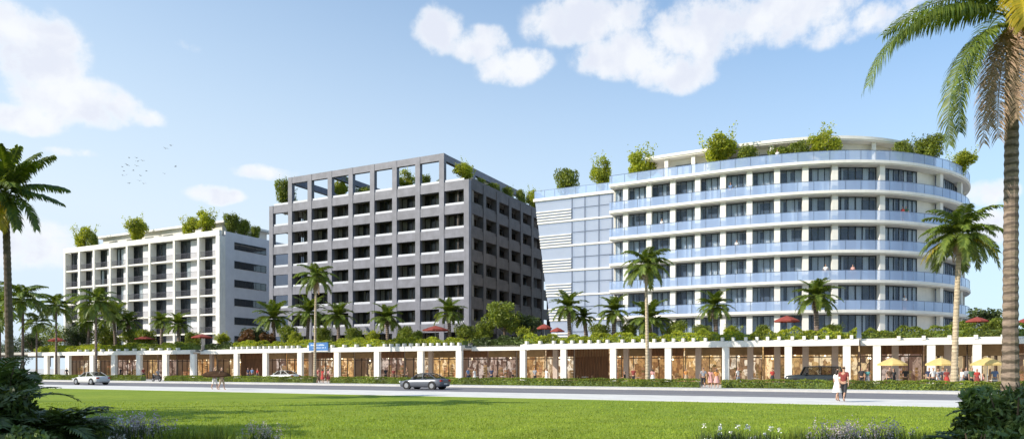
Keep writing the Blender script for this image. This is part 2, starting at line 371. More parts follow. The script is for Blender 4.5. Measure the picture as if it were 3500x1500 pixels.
# ------------------------------------------------------------------ foliage helpers
def leaf_quads(P, size, up=0.3, asp=0.5, jitter=0.35):
    n = len(P)
    nrm = RNG.normal(size=(n, 3)); nrm[:, 2] += up; nrm /= np.linalg.norm(nrm, axis=1)[:, None]
    t = RNG.normal(size=(n, 3)); t -= nrm * (t * nrm).sum(1)[:, None]; t /= np.linalg.norm(t, axis=1)[:, None]
    b = np.cross(nrm, t); L = size * (1 + RNG.uniform(-jitter, jitter, n))[:, None]
    return np.stack([P - t * L * .5, P + b * L * asp * .5, P + t * L * .5, P - b * L * asp * .5], 1)
def blob_points(n, blobs, shell=0.6):
    w = np.array([b[3] * b[4] * b[5] for b in blobs]) ** 0.75; w /= w.sum()
    idx = RNG.choice(len(blobs), n, p=w); B = np.array(blobs)[idx]
    d = RNG.normal(size=(n, 3)); d /= np.linalg.norm(d, axis=1)[:, None]
    r = RNG.uniform(0, 1, n) ** (1 / 3.0); r = np.maximum(r, RNG.uniform(0, shell, n))
    return B[:, :3] + d * r[:, None] * B[:, 3:6]
def crown_blobs(rx, rz, n, zc, seed):
    g = np.random.default_rng(seed); out = []
    for i in range(n):
        a = g.uniform(0, 2 * math.pi); r = g.uniform(0.15, 0.75) * rx; h = g.uniform(-0.7, 0.8) * rz
        s = g.uniform(0.28, 0.5) * rx * (1.1 - 0.5 * abs(h) / rz)
        out.append((r * math.cos(a) * (1 - .35 * abs(h) / rz), r * math.sin(a) * (1 - .35 * abs(h) / rz), zc + h, s, s, s * 0.85))
    return out

def make_shrub(r, h, n, leafm, seed, leaf=0.16, upright=False, trunk_h=0.4):
    root = empty('shrub', (0, 0, 0))
    bl = crown_blobs(r, h * 0.42, 14, h * 0.56, seed)
    P = blob_points(n, bl)
    if upright:                                     # feathery stems reaching out of the top
        g = np.random.default_rng(seed + 5); k = 26; t = g.uniform(0, 1, (n // 3, 1)); s = g.integers(0, k, n // 3)
        az = g.uniform(0, 2 * math.pi, k); rr = g.uniform(.1, .95, k) * r; hh = g.uniform(.75, 1.12, k) * h
        tip = np.stack([np.cos(az) * rr, np.sin(az) * rr, hh], 1)[s]
        P2 = tip * t ** 0.8 * np.array([1, 1, 1]) + g.normal(size=(n // 3, 3)) * .09; P2[:, 2] = np.maximum(P2[:, 2], .1)
        P = np.vstack([P, P2])
    P[:, 2] = np.maximum(P[:, 2], 0.05)
    quads_obj('foliage', leaf_quads(P, leaf), leafm, root)
    b = MB(); g = random.Random(seed)
    for i in range(5):
        a = g.uniform(0, 6.28); e = g.uniform(.2, .5) * r
        b.tube([(0.05 * math.cos(a), 0.05 * math.sin(a), 0), (e * .5 * math.cos(a), e * .5 * math.sin(a), h * .35), (e * math.cos(a), e * math.sin(a), h * .7)], [0.05, .035, .015], 5)
    b.local('stem', 'bark', root)
    return root
def make_tree(r, h, n, leafm, seed, leaf=0.28):
    root = empty('broadleaf_tree', (0, 0, 0)); g = random.Random(seed)
    P = blob_points(n, crown_blobs(r, h * .38, 22, h * .62, seed))
    quads_obj('crown', leaf_quads(P, leaf), leafm, root)
    b = MB(); b.tube([(0, 0, 0), (.1, 0, h * .25), (0, .1, h * .55)], [.2, .15, .1], 8)
    for i in range(8):
        a = g.uniform(0, 6.28); z0 = h * g.uniform(.2, .5)
        b.tube([(0, 0, z0), (r * .35 * math.cos(a), r * .35 * math.sin(a), z0 + h * .16), (r * .7 * math.cos(a), r * .7 * math.sin(a), z0 + h * .3)], [.08, .05, .02], 5)
    b.local('trunk', 'bark', root)
    return root

# palms ------------------------------------------------------------
def frond_mesh(name, m, L=3.0, e0=50, e1=-60, nl=36, ll=0.6, hang=0.5, lw=0.05, bend=1.0, seed=0, start=0.12, ragged=0.0, vee=0.25):
    """one pinnate frond leaving the origin along +X"""
    g = np.random.default_rng(seed); N = 16; pts = [np.zeros(3)]; dirs = []
    for i in range(N):
        t = (i + .5) / N; e = math.radians(e0 + (e1 - e0) * t ** bend)
        d = np.array([math.cos(e), 0.05 * math.sin(3 * t + seed), math.sin(e)]); dirs.append(d / np.linalg.norm(d)); pts.append(pts[-1] + dirs[-1] * L / N)
    dirs.append(dirs[-1]); pts = np.array(pts); dirs = np.array(dirs)
    Q = []
    for i in range(nl):
        t = start + (1 - start) * (i + .5) / nl; x = t * N; k = min(int(x), N - 1); f = x - k
        p = pts[k] * (1 - f) + pts[k + 1] * f; d = dirs[k] * (1 - f) + dirs[k + 1] * f
        prof = min(1, .35 + 2.2 * t) * (1 - .55 * t ** 3)
        for sgn in (-1, 1):
            if g.uniform() < ragged: continue
            l = ll * prof * g.uniform(.82, 1.1); side = np.array([0, sgn, 0.0]); nrm = np.cross(d, np.array([0, 1.0, 0])); nrm = nrm if nrm[2] > 0 else -nrm
            dd = side * (.85) + d * (.35 + .5 * t) + nrm * vee + g.normal(size=3) * .08; dd /= np.linalg.norm(dd)
            d2 = dd + np.array([0, 0, -1.0]) * hang * g.uniform(.7, 1.3); d2 /= np.linalg.norm(d2)
            d3 = d2 + np.array([0, 0, -1.0]) * hang * g.uniform(.7, 1.5); d3 /= np.linalg.norm(d3)
            w = d * lw * .5; a0 = p; a1 = p + dd * l * .35; a2 = a1 + d2 * l * .35; a3 = a2 + d3 * l * .3
            Q.append([a0 - w * .5, a0 + w * .5, a1 + w, a1 - w]); Q.append([a1 - w, a1 + w, a2 + w * .8, a2 - w * .8]); Q.append([a2 - w * .8, a2 + w * .8, a3 + w * .1, a3 - w * .1])
    # rachis as a flat ribbon pair
    rw = 0.012 * L ** .5 + .008
    for i in range(N):
        r0 = rw * (1 - .85 * i / N); r1 = rw * (1 - .85 * (i + 1) / N)
        for ax in (np.array([0, 1, 0.0]), np.array([0, 0, 1.0])):
            Q.append([pts[i] - ax * r0, pts[i] + ax * r0, pts[i + 1] + ax * r1, pts[i + 1] - ax * r1])
    V = np.array(Q); n = len(V); me = bpy.data.meshes.new(name)
    me.vertices.add(n * 4); me.vertices.foreach_set('co', V.reshape(-1).astype(np.float32))
    me.loops.add(n * 4); me.loops.foreach_set('vertex_index', np.arange(n * 4, dtype=np.int32))
    me.polygons.add(n); me.polygons.foreach_set('loop_start', np.arange(0, n * 4, 4, dtype=np.int32))
    me.polygons.foreach_set('loop_total', np.full(n, 4, dtype=np.int32)); me.update(calc_edges=True)
    me.materials.append(M(m)); return me
def add_frond(root, me, z, az, x=0, y=0, sc=1.0, roll=0.0):
    o = bpy.data.objects.new('frond', me); COL.objects.link(o); o.parent = root
    o.location = (x, y, z); o.rotation_euler = (roll, 0, az); o.scale = (sc, sc, sc); return o
def palm_trunk(root, h, r0, r1, m, lean=(0, 0), rings=30, name='trunk', curve=1.6, wob=0.0):
    b = MB(); pts = []; rad = []
    for i in range(rings * 2 + 1):
        t = i / (rings * 2); flare = 1 + .6 * math.exp(-t * 14)
        pts.append((lean[0] * t ** curve + wob * math.sin(5 * t), lean[1] * t ** curve, h * t)); rad.append((r0 + (r1 - r0) * t) * flare * (1.055 if i % 2 else 0.955))
    b.tube(pts, rad, 12); b.local(name, m, root); return pts[-1]

# ------------------------------------------------------------------ people
def skin_mesh(name, V, E, Rd, sub=1, rootidx=0):
    me = bpy.data.meshes.new(name); me.from_pydata(V, E, []); me.update()
    o = bpy.data.objects.new(name, me); COL.objects.link(o)
    md = o.modifiers.new('s', 'SKIN'); md.use_smooth_shade = True
    for i, r in enumerate(Rd):
        sv_ = me.skin_vertices[0].data[i]; sv_.radius = r if isinstance(r, tuple) else (r, r); sv_.use_root = (i == rootidx)
    if sub: o.modifiers.new('u', 'SUBSURF').levels = sub; o.modifiers['u'].render_levels = sub
    dg = bpy.context.evaluated_depsgraph_get(); dg.update()
    out = bpy.data.meshes.new_from_object(o.evaluated_get(dg)); out.name = name
    bpy.data.objects.remove(o, do_unlink=True)
    out.polygons.foreach_set('use_smooth', [True] * len(out.polygons)); return out
def ensure_skin_layer(me): pass

def person_meshes(pose):
    """facing -Y; returns dict of meshes: body, top, bottom, hair"""
    st, sw, female, sit, hold = pose.get('stride', 0), pose.get('swing', 0), pose.get('female', False), pose.get('sit', False), pose.get('hold', False)
    sc = 0.95 if female else 1.0
    hipz = .92 if not sit else .52
    V = []; E = []; Rd = []
    def v(x, y, z, r, par=None):
        V.append((x * sc, y * sc, z * sc)); Rd.append(tuple(q * sc for q in r) if isinstance(r, tuple) else r * sc)
        if par is not None: E.append((par, len(V) - 1))
        return len(V) - 1
    dz = hipz - .92
    pel = v(0, 0, hipz, (.15, .10)); sp = v(0, 0, 1.12 + dz, (.125, .09), pel); ch = v(0, .01, 1.33 + dz, (.155 if not female else .13, .10), sp)
    nb = v(0, .01, 1.46 + dz, .055, ch); nk = v(0, -.005, 1.52 + dz, .05, nb); jaw = v(0, -.02, 1.59 + dz, .07, nk); hd = v(0, -.015, 1.67 + dz, (.085, .095), jaw); tp = v(0, 0, 1.745 + dz, .05, hd)
    no = v(0, -.115, 1.64 + dz, .014, hd)
    joints = {}
    for s_ in (-1, 1):
        shx = .185 if not female else .155
        sh = v(s_ * shx, .01, 1.40 + dz, .052, ch)
        if sit: elx, ely, elz, wx, wy, wz = s_ * .24, -.05, 1.13 + dz, s_ * .15, -.28, 1.08 + dz
        elif hold: elx, ely, elz, wx, wy, wz = s_ * .25, -.02, 1.14, s_ * .20, -.22, 1.20
        else: elx, ely, elz, wx, wy, wz = s_ * (shx + .055), .03 - s_ * sw * .5, 1.13, s_ * (shx + .07), -.02 - s_ * sw, .90
        e = v(elx, ely, elz, .042, sh); w = v(wx, wy, wz, .026, e)
        d = Vector((wx - elx, wy - ely, wz - elz)).normalized()
        pm = Vector((wx, wy, wz)) + d * .06; p_ = v(pm.x, pm.y, pm.z, (.018, .034), w)
        acr = d.cross(Vector((1, 0, 0))).normalized()
        cur = Vector((-s_ * .4, 0, 0))
        for k, fl in enumerate((.070, .078, .072, .058)):
            o_ = acr * (k - 1.5) * .019
            q1 = pm + d * .035 + o_; q2 = q1 + (d + cur * .5).normalized() * fl * .5; q3 = q2 + (d + cur * 1.6).normalized() * fl * .5
            a = v(q1.x, q1.y, q1.z, .009, p_); b = v(q2.x, q2.y, q2.z, .0085, a); v(q3.x, q3.y, q3.z, .007, b)
        q1 = Vector((wx, wy, wz)) + d * .035 + acr * .035; q2 = q1 + (d + acr * .8).normalized() * .045
        a = v(q1.x, q1.y, q1.z, .011, p_); v(q2.x, q2.y, q2.z, .008, a)
        joints['arm', s_] = (Vector((s_ * shx, .01, 1.40 + dz)), Vector((elx, ely, elz)), Vector((wx, wy, wz)))
        hp = v(s_ * .085, 0, hipz - .05, .095, pel)
        if sit: kn = (s_ * .10, -.42, .50); an = (s_ * .10, -.44, .09)
        else:
            y = s_ * st; kn = (s_ * .09, -y * .5 - (.05 if st else 0), .49); an = (s_ * .085, -y + (.02 if not st else 0), .085 + (.07 if (st and y < 0) else 0))
        k_ = v(*kn, .058, hp); mid = v((kn[0] + an[0]) / 2, (kn[1] + an[1]) / 2 + .02, (kn[2] + an[2]) / 2 + .05, .05, k_); n_ = v(*an, .036, mid)
        v(an[0], an[1] - .13, .035 + (an[2] - .085) * .4, (.036, .024), n_)
        joints['leg', s_] = (Vector((s_ * .085, 0, hipz - .05)), Vector(kn), Vector(an))
    out = {}
    out['body'] = skin_mesh('body', V, E, Rd)
    # top
    V = []; E = []; Rd = []
    a0 = v(0, 0, hipz - .03, (.165, .125)); a1 = v(0, 0, 1.12 + dz, (.145 if not female else .125, .108), a0); a2 = v(0, .01, 1.33 + dz, (.172 if not female else .145, .118), a1); v(0, .01, 1.44 + dz, .075, a2)
    for s_ in (-1, 1):
        S, L_, Wr = joints['arm', s_]
        q = v(S.x, S.y, S.z, .066, a2); m_ = S.lerp(L_, .75); v(m_.x, m_.y, m_.z, .058, q)
    out['top'] = skin_mesh('top', V, E, Rd)
    V = []; E = []; Rd = []
    if female and not sit:
        b = MB(); n = 14; rings = []
        for t, z, rx, ry in ((0, 1.08, .135, .11), (1, .98, .16, .125), (2, .82, .20, .16), (3, .62, .235, .21), (4, .5, .25, .23)): rings.append((z * sc, rx * sc, ry * sc))
        vs = [(rx * math.cos(2 * math.pi * k / n) * (1 + .05 * (k % 2) * i / 4), ry * math.sin(2 * math.pi * k / n), z) for i, (z, rx, ry) in enumerate(rings) for k in range(n)]
        fs = [(i * n + k, i * n + (k + 1) % n, (i + 1) * n + (k + 1) % n, (i + 1) * n + k) for i in range(4) for k in range(n)]
        me = bpy.data.meshes.new('bottom'); me.from_pydata(vs, [], fs); me.update(); me.polygons.foreach_set('use_smooth', [True] * len(me.polygons)); out['bottom'] = me
    else:
        a0 = v(0, 0, hipz + .06, (.158, .118)); 
        for s_ in (-1, 1):
            H, K, A = joints['leg', s_]
            h_ = v(H.x, H.y, H.z, .108, a0); k_ = v(K.x, K.y, K.z, .075, h_); e_ = K.lerp(A, .93 if not pose.get('shorts') else .12); v(e_.x, e_.y, e_.z, .062, k_)
        out['bottom'] = skin_mesh('bottom', V, E, Rd)
    V = []; E = []; Rd = []
    a = v(0, .022, 1.69 + dz, (.090, .093)); b = v(0, .055, 1.60 + dz, .07, a)
    if female: c_ = v(0, .085, 1.52 + dz, .065, b); v(0, .09, 1.40 + dz, .045, c_)
    out['hair'] = skin_mesh('hair', V, E, Rd)
    return out
POSES = {'walk_m': dict(stride=.28, swing=.16), 'walk_f': dict(stride=.24, swing=.12, female=True), 'stand_m': dict(), 'stand_f': dict(female=True),
         'sit_m': dict(sit=True), 'sit_f': dict(sit=True, female=True), 'hold': dict(stride=.2, hold=True, shorts=True)}
PM = {}
def person(pose, x, y, z, rz, top, bottom, label, hair='hair_dark', group=None, sc=1.0):
    if pose not in PM: PM[pose] = person_meshes(POSES[pose])
    root = empty('person', (x, y, z), label, 'person', group, rz); root.scale = (sc,) * 3
    for nm, m in (('body', 'skin'), ('top', 'cloth_' + top), ('bottom', 'cloth_' + bottom), ('hair', hair)):
        me = PM[pose][nm]
        if not me.materials: me.materials.append(None)
        o = bpy.data.objects.new({'top': 'shirt', 'bottom': 'trousers' if not (pose.endswith('_f') and not pose.startswith('sit')) else 'skirt'}.get(nm, nm), me); COL.objects.link(o); o.parent = root
        o.material_slots[0].link = 'OBJECT'; o.material_slots[0].material = M(m)
    return root

# ================================================================== BUILDINGS
FL = 3.2; Z0 = 4.75                                   # terrace level and storey height
def fl(k): return Z0 + FL * k

# ---- window prototypes in local space: x along the wall (centre 0), y into the wall, z up from the sill
def make_window(parent, w, h, panes, rng, frame='frame_dark', gl='glass_window', cur='curtain', pcur=0.6, tr=0.0):
    b = MB(); b.box(-w / 2, w / 2, 0.03, 0.05, 0, h); root = b.local('window', gl, parent)
    b = MB(); t = .05
    b.box(-w / 2, w / 2, -.02, .09, -.0, t).box(-w / 2, w / 2, -.02, .09, h - t, h).box(-w / 2, -w / 2 + t, -.02, .09, t, h - t).box(w / 2 - t, w / 2, -.02, .09, t, h - t)
    for i in range(1, panes):
        x = -w / 2 + w * i / panes; b.box(x - .028, x + .028, -.018, .085, t, h - t)
    if tr: b.box(-w / 2 + t, w / 2 - t, -.015, .08, tr, tr + .06)
    b.local('frame', frame, root)
    b = MB(); got = False
    for i in range(panes):
        if (rng.random() < pcur) if pcur >= 0 else (i >= panes / 2 - .6 and rng.random() < .9):
            got = True; x0 = -w / 2 + w * i / panes + .04; x1 = x0 + w / panes - .08; n = 6
            if rng.random() < .4: x1 = x0 + (x1 - x0) * rng.uniform(.3, .7)
            vs = []; 
            for k in range(n * 2 + 1):
                xx = x0 + (x1 - x0) * k / (n * 2); yy = .16 + (.05 if k % 2 else 0); vs += [(xx, yy, .08), (xx, yy, h - .08)]
            b.add(vs, [(2 * k, 2 * k + 2, 2 * k + 3, 2 * k + 1) for k in range(n * 2)])
    if got: b.local('curtain', cur, root)
    return root
def place(o, x, y, z, rz=0.0): o.location = (x, y, z); o.rotation_euler = (0, 0, rz); return o
def rel(root, x, y, z): return (x - root.location.x, y - root.location.y, z - root.location.z)

# ------------------------------------------------------------------ 1. white curved hotel
wh = empty('hotel', (-8, 90, Z0 - .3), 'white curved hotel with continuous glass balconies and a glazed wing, right of the grey one', 'building')
CTRL = [(-28.6, 82.9), (-20, 82.5), (-13.5, 82.4), (-8, 82.9), (-3.4, 84.1), (0.4, 86.0), (3.3, 88.3), (5.9, 91.3), (8.2, 95.0), (9.9, 99.2), (10.7, 104), (10.4, 109), (9.0, 114)]
def catmull(P, n=8):
    out = []; P = [Vector(p) for p in P]; Q = [P[0] * 2 - P[1]] + P + [P[-1] * 2 - P[-2]]
    for i in range(1, len(Q) - 2):
        for k in range(n):
            t = k / n; a, b, c, d = Q[i - 1], Q[i], Q[i + 1], Q[i + 2]
            out.append(.5 * ((2 * b) + (c - a) * t + (2 * a - 5 * b + 4 * c - d) * t * t + (3 * b - a - 3 * c + d) * t ** 3))
    return out + [P[-1]]
CUR = catmull(CTRL)
def offset(C, d):                        # positive = inward
    out = []
    for i in range(len(C)):
        t = (C[min(i + 1, len(C) - 1)] - C[max(i - 1, 0)]).normalized(); out.append(C[i] + Vector((-t.y, t.x)) * d)
    return out
def clip_x0(C, x0): return [p for p in C if p.x >= x0 or p.y > 90]
def poly_at(C, s):                       # point and tangent at arc length s
    acc = 0
    for i in range(len(C) - 1):
        L = (C[i + 1] - C[i]).length
        if acc + L >= s: return C[i].lerp(C[i + 1], (s - acc) / L), (C[i + 1] - C[i]).normalized()
        acc += L
    return C[-1], (C[-1] - C[-2]).normalized()
def clen(C): return sum((C[i + 1] - C[i]).length for i in range(len(C) - 1))
XB = -28.6
def xy(C): return [(p.x, p.y) for p in C]
COLC = offset(CUR, .75)                  # column line
WINC = offset(CUR, 1.35)                  # window line
INTC = offset(CUR, 2.9)
# bearings of the columns along the facade
def s_of_u(C, u):
    best = None; acc = 0; a = (u - 1750) / FPX
    for i in range(len(C) - 1):
        p, q = C[i], C[i + 1]; L = (q - p).length
        def g(P_): zc = -SN * P_.x + CS * P_.y; xr = CS * P_.x + SN * P_.y; return xr - a * zc
        g0, g1 = g(p), g(q)
        if g0 <= 0 < g1: return acc + L * (-g0) / (g1 - g0)
        acc += L
    return None
COL_U = [2140, 2220, 2301, 2386, 2472, 2562, 2656, 2752, 2852, 3012, 3212]
col_s = [s_of_u(COLC, u) for u in COL_U]
Lc = clen(COLC); s_ = col_s[-1]
while s_ + 6.0 < Lc: s_ += 6.0; col_s.append(s_)
# slabs: the roof slab reaches over the wing as well
for k in range(1, 7):
    back = [(9, 120), (XB, 120)]
    b = MB(); b.prism(xy(CUR) + back, fl(k) - .30, fl(k)); 
    o = b.build('balcony_slab' if k < 6 else 'roof_slab', 'white_paint', wh)
    b = MB(); b.prism(xy(offset(CUR, .12)) + [(8.9, 119.9), (XB + .1, 119.9)], fl(k) - .42, fl(k) - .302); b.build('soffit', 'soffit', o, off=wh.location)
    # glass balustrade
    z0, z1 = fl(k) + .02, fl(k) + 1.02
    C = offset(CUR, .10)
    b = MB(); b.strip(xy(C), z0, z1, .03)
    if k < 6: b.box(C[0].x + .0, C[0].x + .03, C[0].y + .05, 86.3, z0, z1)
    g = b.build('balustrade', 'glass_rail', wh)
    b = MB(); pts = xy(C); b.tube([(p[0], p[1], z1 + .02) for p in pts], .028, 6); s = .3; LL = clen(C)
    while s < LL:
        p, t = poly_at(C, s); b.box(p.x - .02, p.x + .02, p.y - .025, p.y + .06, z0, z1); s += 1.62
    b.build('rail_frame', 'rail_blue', g, off=wh.location)
# columns, full height
for s in col_s:
    p, t = poly_at(COLC, s); n = Vector((-t.y, t.x)); w, d = .31, .22
    poly = [(p - t * w - n * d), (p + t * w - n * d), (p + t * w + n * d), (p - t * w + n * d)]
    b = MB()
    for k in range(6): b.prism([(q.x, q.y) for q in poly], fl(k) + (0.002 if k else -.34), fl(k + 1) - .422)
    b.build('column', 'white_paint', wh)
# piers behind the columns and the inner wall
b = MB(); b.strip(xy(INTC), fl(0) - .3, fl(6) - .43, .1); b.build('inner_wall', 'interior_dark', wh)  # dark wall added behind the windows to block light
wins = []
rngw = random.Random(3)
def nearest_s(C, p):
    acc = 0; best = (1e9, 0)
    for i in range(len(C)):
        d = (C[i] - p).length
        if d < best[0]: best = (d, acc)
        if i < len(C) - 1: acc += (C[i + 1] - C[i]).length
    return best[1]
FINE = []
for i in range(len(WINC) - 1):
    for k in range(6): FINE.append(WINC[i].lerp(WINC[i + 1], k / 6))
FINE.append(WINC[-1])
ws = [nearest_s(FINE, poly_at(COLC, s)[0]) for s in col_s]
b = MB()
bays = []
ends = [nearest_s(FINE, Vector((XB + .3, 85)))] + ws
for i in range(len(ends) - 1):
    s0, s1 = ends[i] + (.12 if i else 0.0), ends[i + 1] - .12
    if i == 10: s1 -= 3.2                              # blank wall panel before the far corner
    if s1 - s0 < .8: continue
    bays.append((i, s0, s1))
for i, s in enumerate(ends):
    b = MB(); a, c = s - .12, s + .12
    if i == 11: a -= 3.2
    A, _ = poly_at(FINE, max(a, 0)); B_, _ = poly_at(FINE, c); n = Vector((-(B_ - A).y, (B_ - A).x)).normalized()
    for k in range(6): b.prism([(A.x, A.y), (B_.x, B_.y), (B_.x + n.x * .3, B_.y + n.y * .3), (A.x + n.x * .3, A.y + n.y * .3)], fl(k) - (.3 if k == 0 else 0), fl(k + 1) - .43)
    b.build('wall', 'white_render', wh)
for (i, s0, s1) in bays:
    nseg = 1 if s1 - s0 < 3.6 else (2 if s1 - s0 < 6 else 3)
    for q in range(nseg):
        a, _ = poly_at(FINE, s0 + (s1 - s0) * q / nseg); c, _ = poly_at(FINE, s0 + (s1 - s0) * (q + 1) / nseg)
        mid = (a + c) / 2; d = c - a; w = d.length; rz = math.atan2(d.y, d.x)
        variants = [make_window(wh, w, 2.72, max(2, round(w / .72)), rngw, pcur=.75) for _ in range(3)]
        for k in range(6):
            if (i in (5, 6, 7) and k == 0) and rngw.random() < .0: continue
            src = variants[k % 3]; o = src if k < 3 else copy_tree(src, wh, False)
            place(o, *rel(wh, mid.x, mid.y, fl(k) + .02), rz)
# glazed wing
WY = 86.0; ztop = fl(6) + .0
def xl(z): return -40.0 + (ztop - z) * .135          # its left edge leans
b = MB(); b.add([(xl(fl(0)), WY + .2, fl(0) - .3), (XB + .2, WY + .2, fl(0) - .3), (XB + .2, WY + .2, ztop - .3), (xl(ztop), WY + .2, ztop - .3),
                 (xl(fl(0)), 118, fl(0) - .3), (XB + .2, 118, fl(0) - .3), (XB + .2, 118, ztop - .3), (xl(ztop), 118, ztop - .3)],
                [(0, 1, 2, 3), (3, 2, 6, 7), (0, 3, 7, 4), (4, 7, 6, 5), (1, 5, 6, 2)])
b.build('wing_wall', 'white_render', wh)
b = MB(); b.add([(xl(ztop) - .15, WY - .2, ztop - .3), (XB + .1, WY - .2, ztop - .3), (XB + .1, 119, ztop - .3), (xl(ztop) - .15, 119, ztop - .3),
                 (xl(ztop) - .15, WY - .2, ztop + .05), (XB + .1, WY - .2, ztop + .05), (XB + .1, 119, ztop + .05), (xl(ztop) - .15, 119, ztop + .05)],
                [(3, 2, 1, 0), (4, 5, 6, 7), (0, 1, 5, 4), (1, 2, 6, 5), (2, 3, 7, 6), (3, 0, 4, 7)])
b.build('wing_roof', 'white_paint', wh)
MU = [at(u, WY) for u in (1955, 1999, 2047, 2092)] + [XB - .05]
for k in range(6):
    z0, z1 = fl(k) + .10, fl(k + 1) - .14
    if k == 5: z1 = ztop - .32
    X0 = lambda z: xl(z)
    b = MB(); b.add([(X0(z0), WY, z0), (MU[-1], WY, z0), (MU[-1], WY, z1), (X0(z1), WY, z1)], [(0, 1, 2, 3)])
    g = b.build('window', 'glass_wing', wh)
    b = MB()
    for x in MU[:-1]: b.box(x - .045, x + .045, WY - .06, WY + .05, z0, z1)
    zm = z0 + (z1 - z0) * .52; b.box(MU[0], MU[-1], WY - .055, WY + .045, zm - .035, zm + .035)
    b.build('mullion', 'frame_blue', g, off=wh.location)
    b = MB()
    for q in range(4): 
        zz = fl(k) + .28 + q * .36; b.box(xl(zz) + .0, MU[0] - .06, WY - .16, WY - .01, zz, zz + .13)
    b.build('louvre', 'louvre', wh)
    if k: 
        b = MB(); b.box(xl(fl(k)) - .02, XB - .02, WY - .12, WY + .19, fl(k) - .12, fl(k) + .09); b.build('floor_band', 'white_paint', wh)
b = MB(); b.box(xl(ztop), XB + .1, WY - .1, WY - .07, ztop + .06, ztop + 1.05); b.box(xl(ztop) , xl(ztop) + .03, WY, 105, ztop + .06, ztop + 1.05)
g = b.build('balustrade', 'glass_rail', wh)
b = MB(); b.tube([(xl(ztop), 105, ztop + 1.07), (xl(ztop), WY - .08, ztop + 1.07), (XB + .1, WY - .08, ztop + 1.07), (XB, 83, ztop + 1.07)], .028, 6)
for i in range(8): b.box(xl(ztop) + i * 1.45 - .02, xl(ztop) + i * 1.45 + .02, WY - .12, WY - .05, ztop + .05, ztop + 1.05)
b.build('handrail', 'rail_blue', g, off=wh.location)
# penthouse
PC = offset(CUR, 5.0); PC = [p for p in PC if p.x > -23.5 or p.y > 95]; PR = offset(CUR, 3.6); PR = [p for p in PR if p.x > -25.5 or p.y > 95]
o = MB().prism(xy(PR) + [(4, 118), (-25.5, 118)], 27.35, 27.68).build('penthouse_roof', 'white_paint', wh)
MB().prism(xy(offset(PR, .1)) + [(3.9, 117.9), (-25.3, 117.9)], 27.2, 27.348).build('soffit', 'soffit', o, off=wh.location)
PCs = xy(PC)
MB().strip(PCs, ztop + .02, 27.19, .15).build('penthouse_wall', 'soffit', wh)
Lp = clen(PC); s = 1.2; pi = 0
PV = [make_window(wh, 2.6, 2.4, 3, rngw, 'frame_dark', 'glass_window') for _ in range(2)]
while s + 1.5 < Lp:
    a, t = poly_at(PC, s + 1.3); n = Vector((-t.y, t.x)); q = a - n * .14
    o = PV[pi] if pi < 2 else copy_tree(PV[pi % 2], wh, False); pi += 1
    place(o, *rel(wh, q.x, q.y, ztop + .1), math.atan2(t.y, t.x)); s += 4.9 if pi % 3 else 7.2
for s in (.3, 3.6, 7.6, 12.5, 18, 24, 31):
    p, t = poly_at(offset(CUR, 4.2), nearest_s(offset(CUR, 4.2), PC[0]) + s); MB().box(p.x - .22, p.x + .22, p.y - .2, p.y + .2, ztop + .02, 27.19).build('column', 'white_paint', wh)

# ------------------------------------------------------------------ 2. grey gridded block
gr = empty('apartment_block', (-66, 90, Z0 - .3), 'dark grey grid fronted apartment block with an open rooftop frame, in the middle', 'building')
GY = 83.0; PX = [-84.5 + 3.93 * k for k in range(10)]; PWD = .78; XR = PX[9] + PWD     # -48.27
TOPM = 27.0; TOPP = 31.0
ZL = [27.0 - FL * k for k in range(8)]                  # storey lines 27.0 ... 4.6
for k, x in enumerate(PX):
    top = TOPP if 1 <= k <= 8 else TOPM
    MB().box(x, x + PWD, GY, GY + .62, 4.3, top).build('pier', 'grey_cladding', gr)
for j, z in enumerate(ZL[:7]):
    b = MB()
    for k in range(9): b.box(PX[k] + PWD + .002, PX[k + 1] - .002, GY + .06, GY + .56, z - 1.22, z - .02)
    b.build('spandrel', 'grey_cladding', gr)
for j in range(0, 8):                                    # pale balcony fronts
    z = ZL[j]
    if j == 7: continue
    for k in range(9):
        b = MB(); b.box(PX[k] + PWD + .05, PX[k + 1] - .05, GY + .16, GY + .26, z - .02, z + .30); b.build('balcony_panel', 'ledge_white', gr) if (j * 9 + k) < 90 else None
b = MB()                                                  # pergola beams
b.box(PX[1] + PWD + .002, PX[8] - .002, GY + .04, GY + .58, TOPP - .95, TOPP)
b.box(PX[8] + .1, PX[8] + PWD - .06, GY + .622, 108, TOPP - .95, TOPP); b.box(PX[1] + .06, PX[1] + PWD - .1, GY + .622, 98, TOPP - .95, TOPP)
b.box(PX[3] + .06, PX[3] + PWD - .1, GY + .622, 98, TOPP - .9, TOPP - .05)
b.box(PX[1] + PWD, PX[8], 97.2, 98, TOPP - .94, TOPP - .01)
b.build('rooftop_frame', 'grey_cladding', gr)
for x in (PX[1], PX[3], PX[6]): MB().box(x + .1, x + .7, 97.2, 98.0, TOPM - .3, TOPP - .952).build('frame_post', 'grey_cladding', gr)
for y in (91, 99.5, 107.2): MB().box(PX[8] + .12, PX[8] + .78, y, y + .7, TOPM - .3, TOPP - .952).build('frame_post', 'grey_cladding', gr)
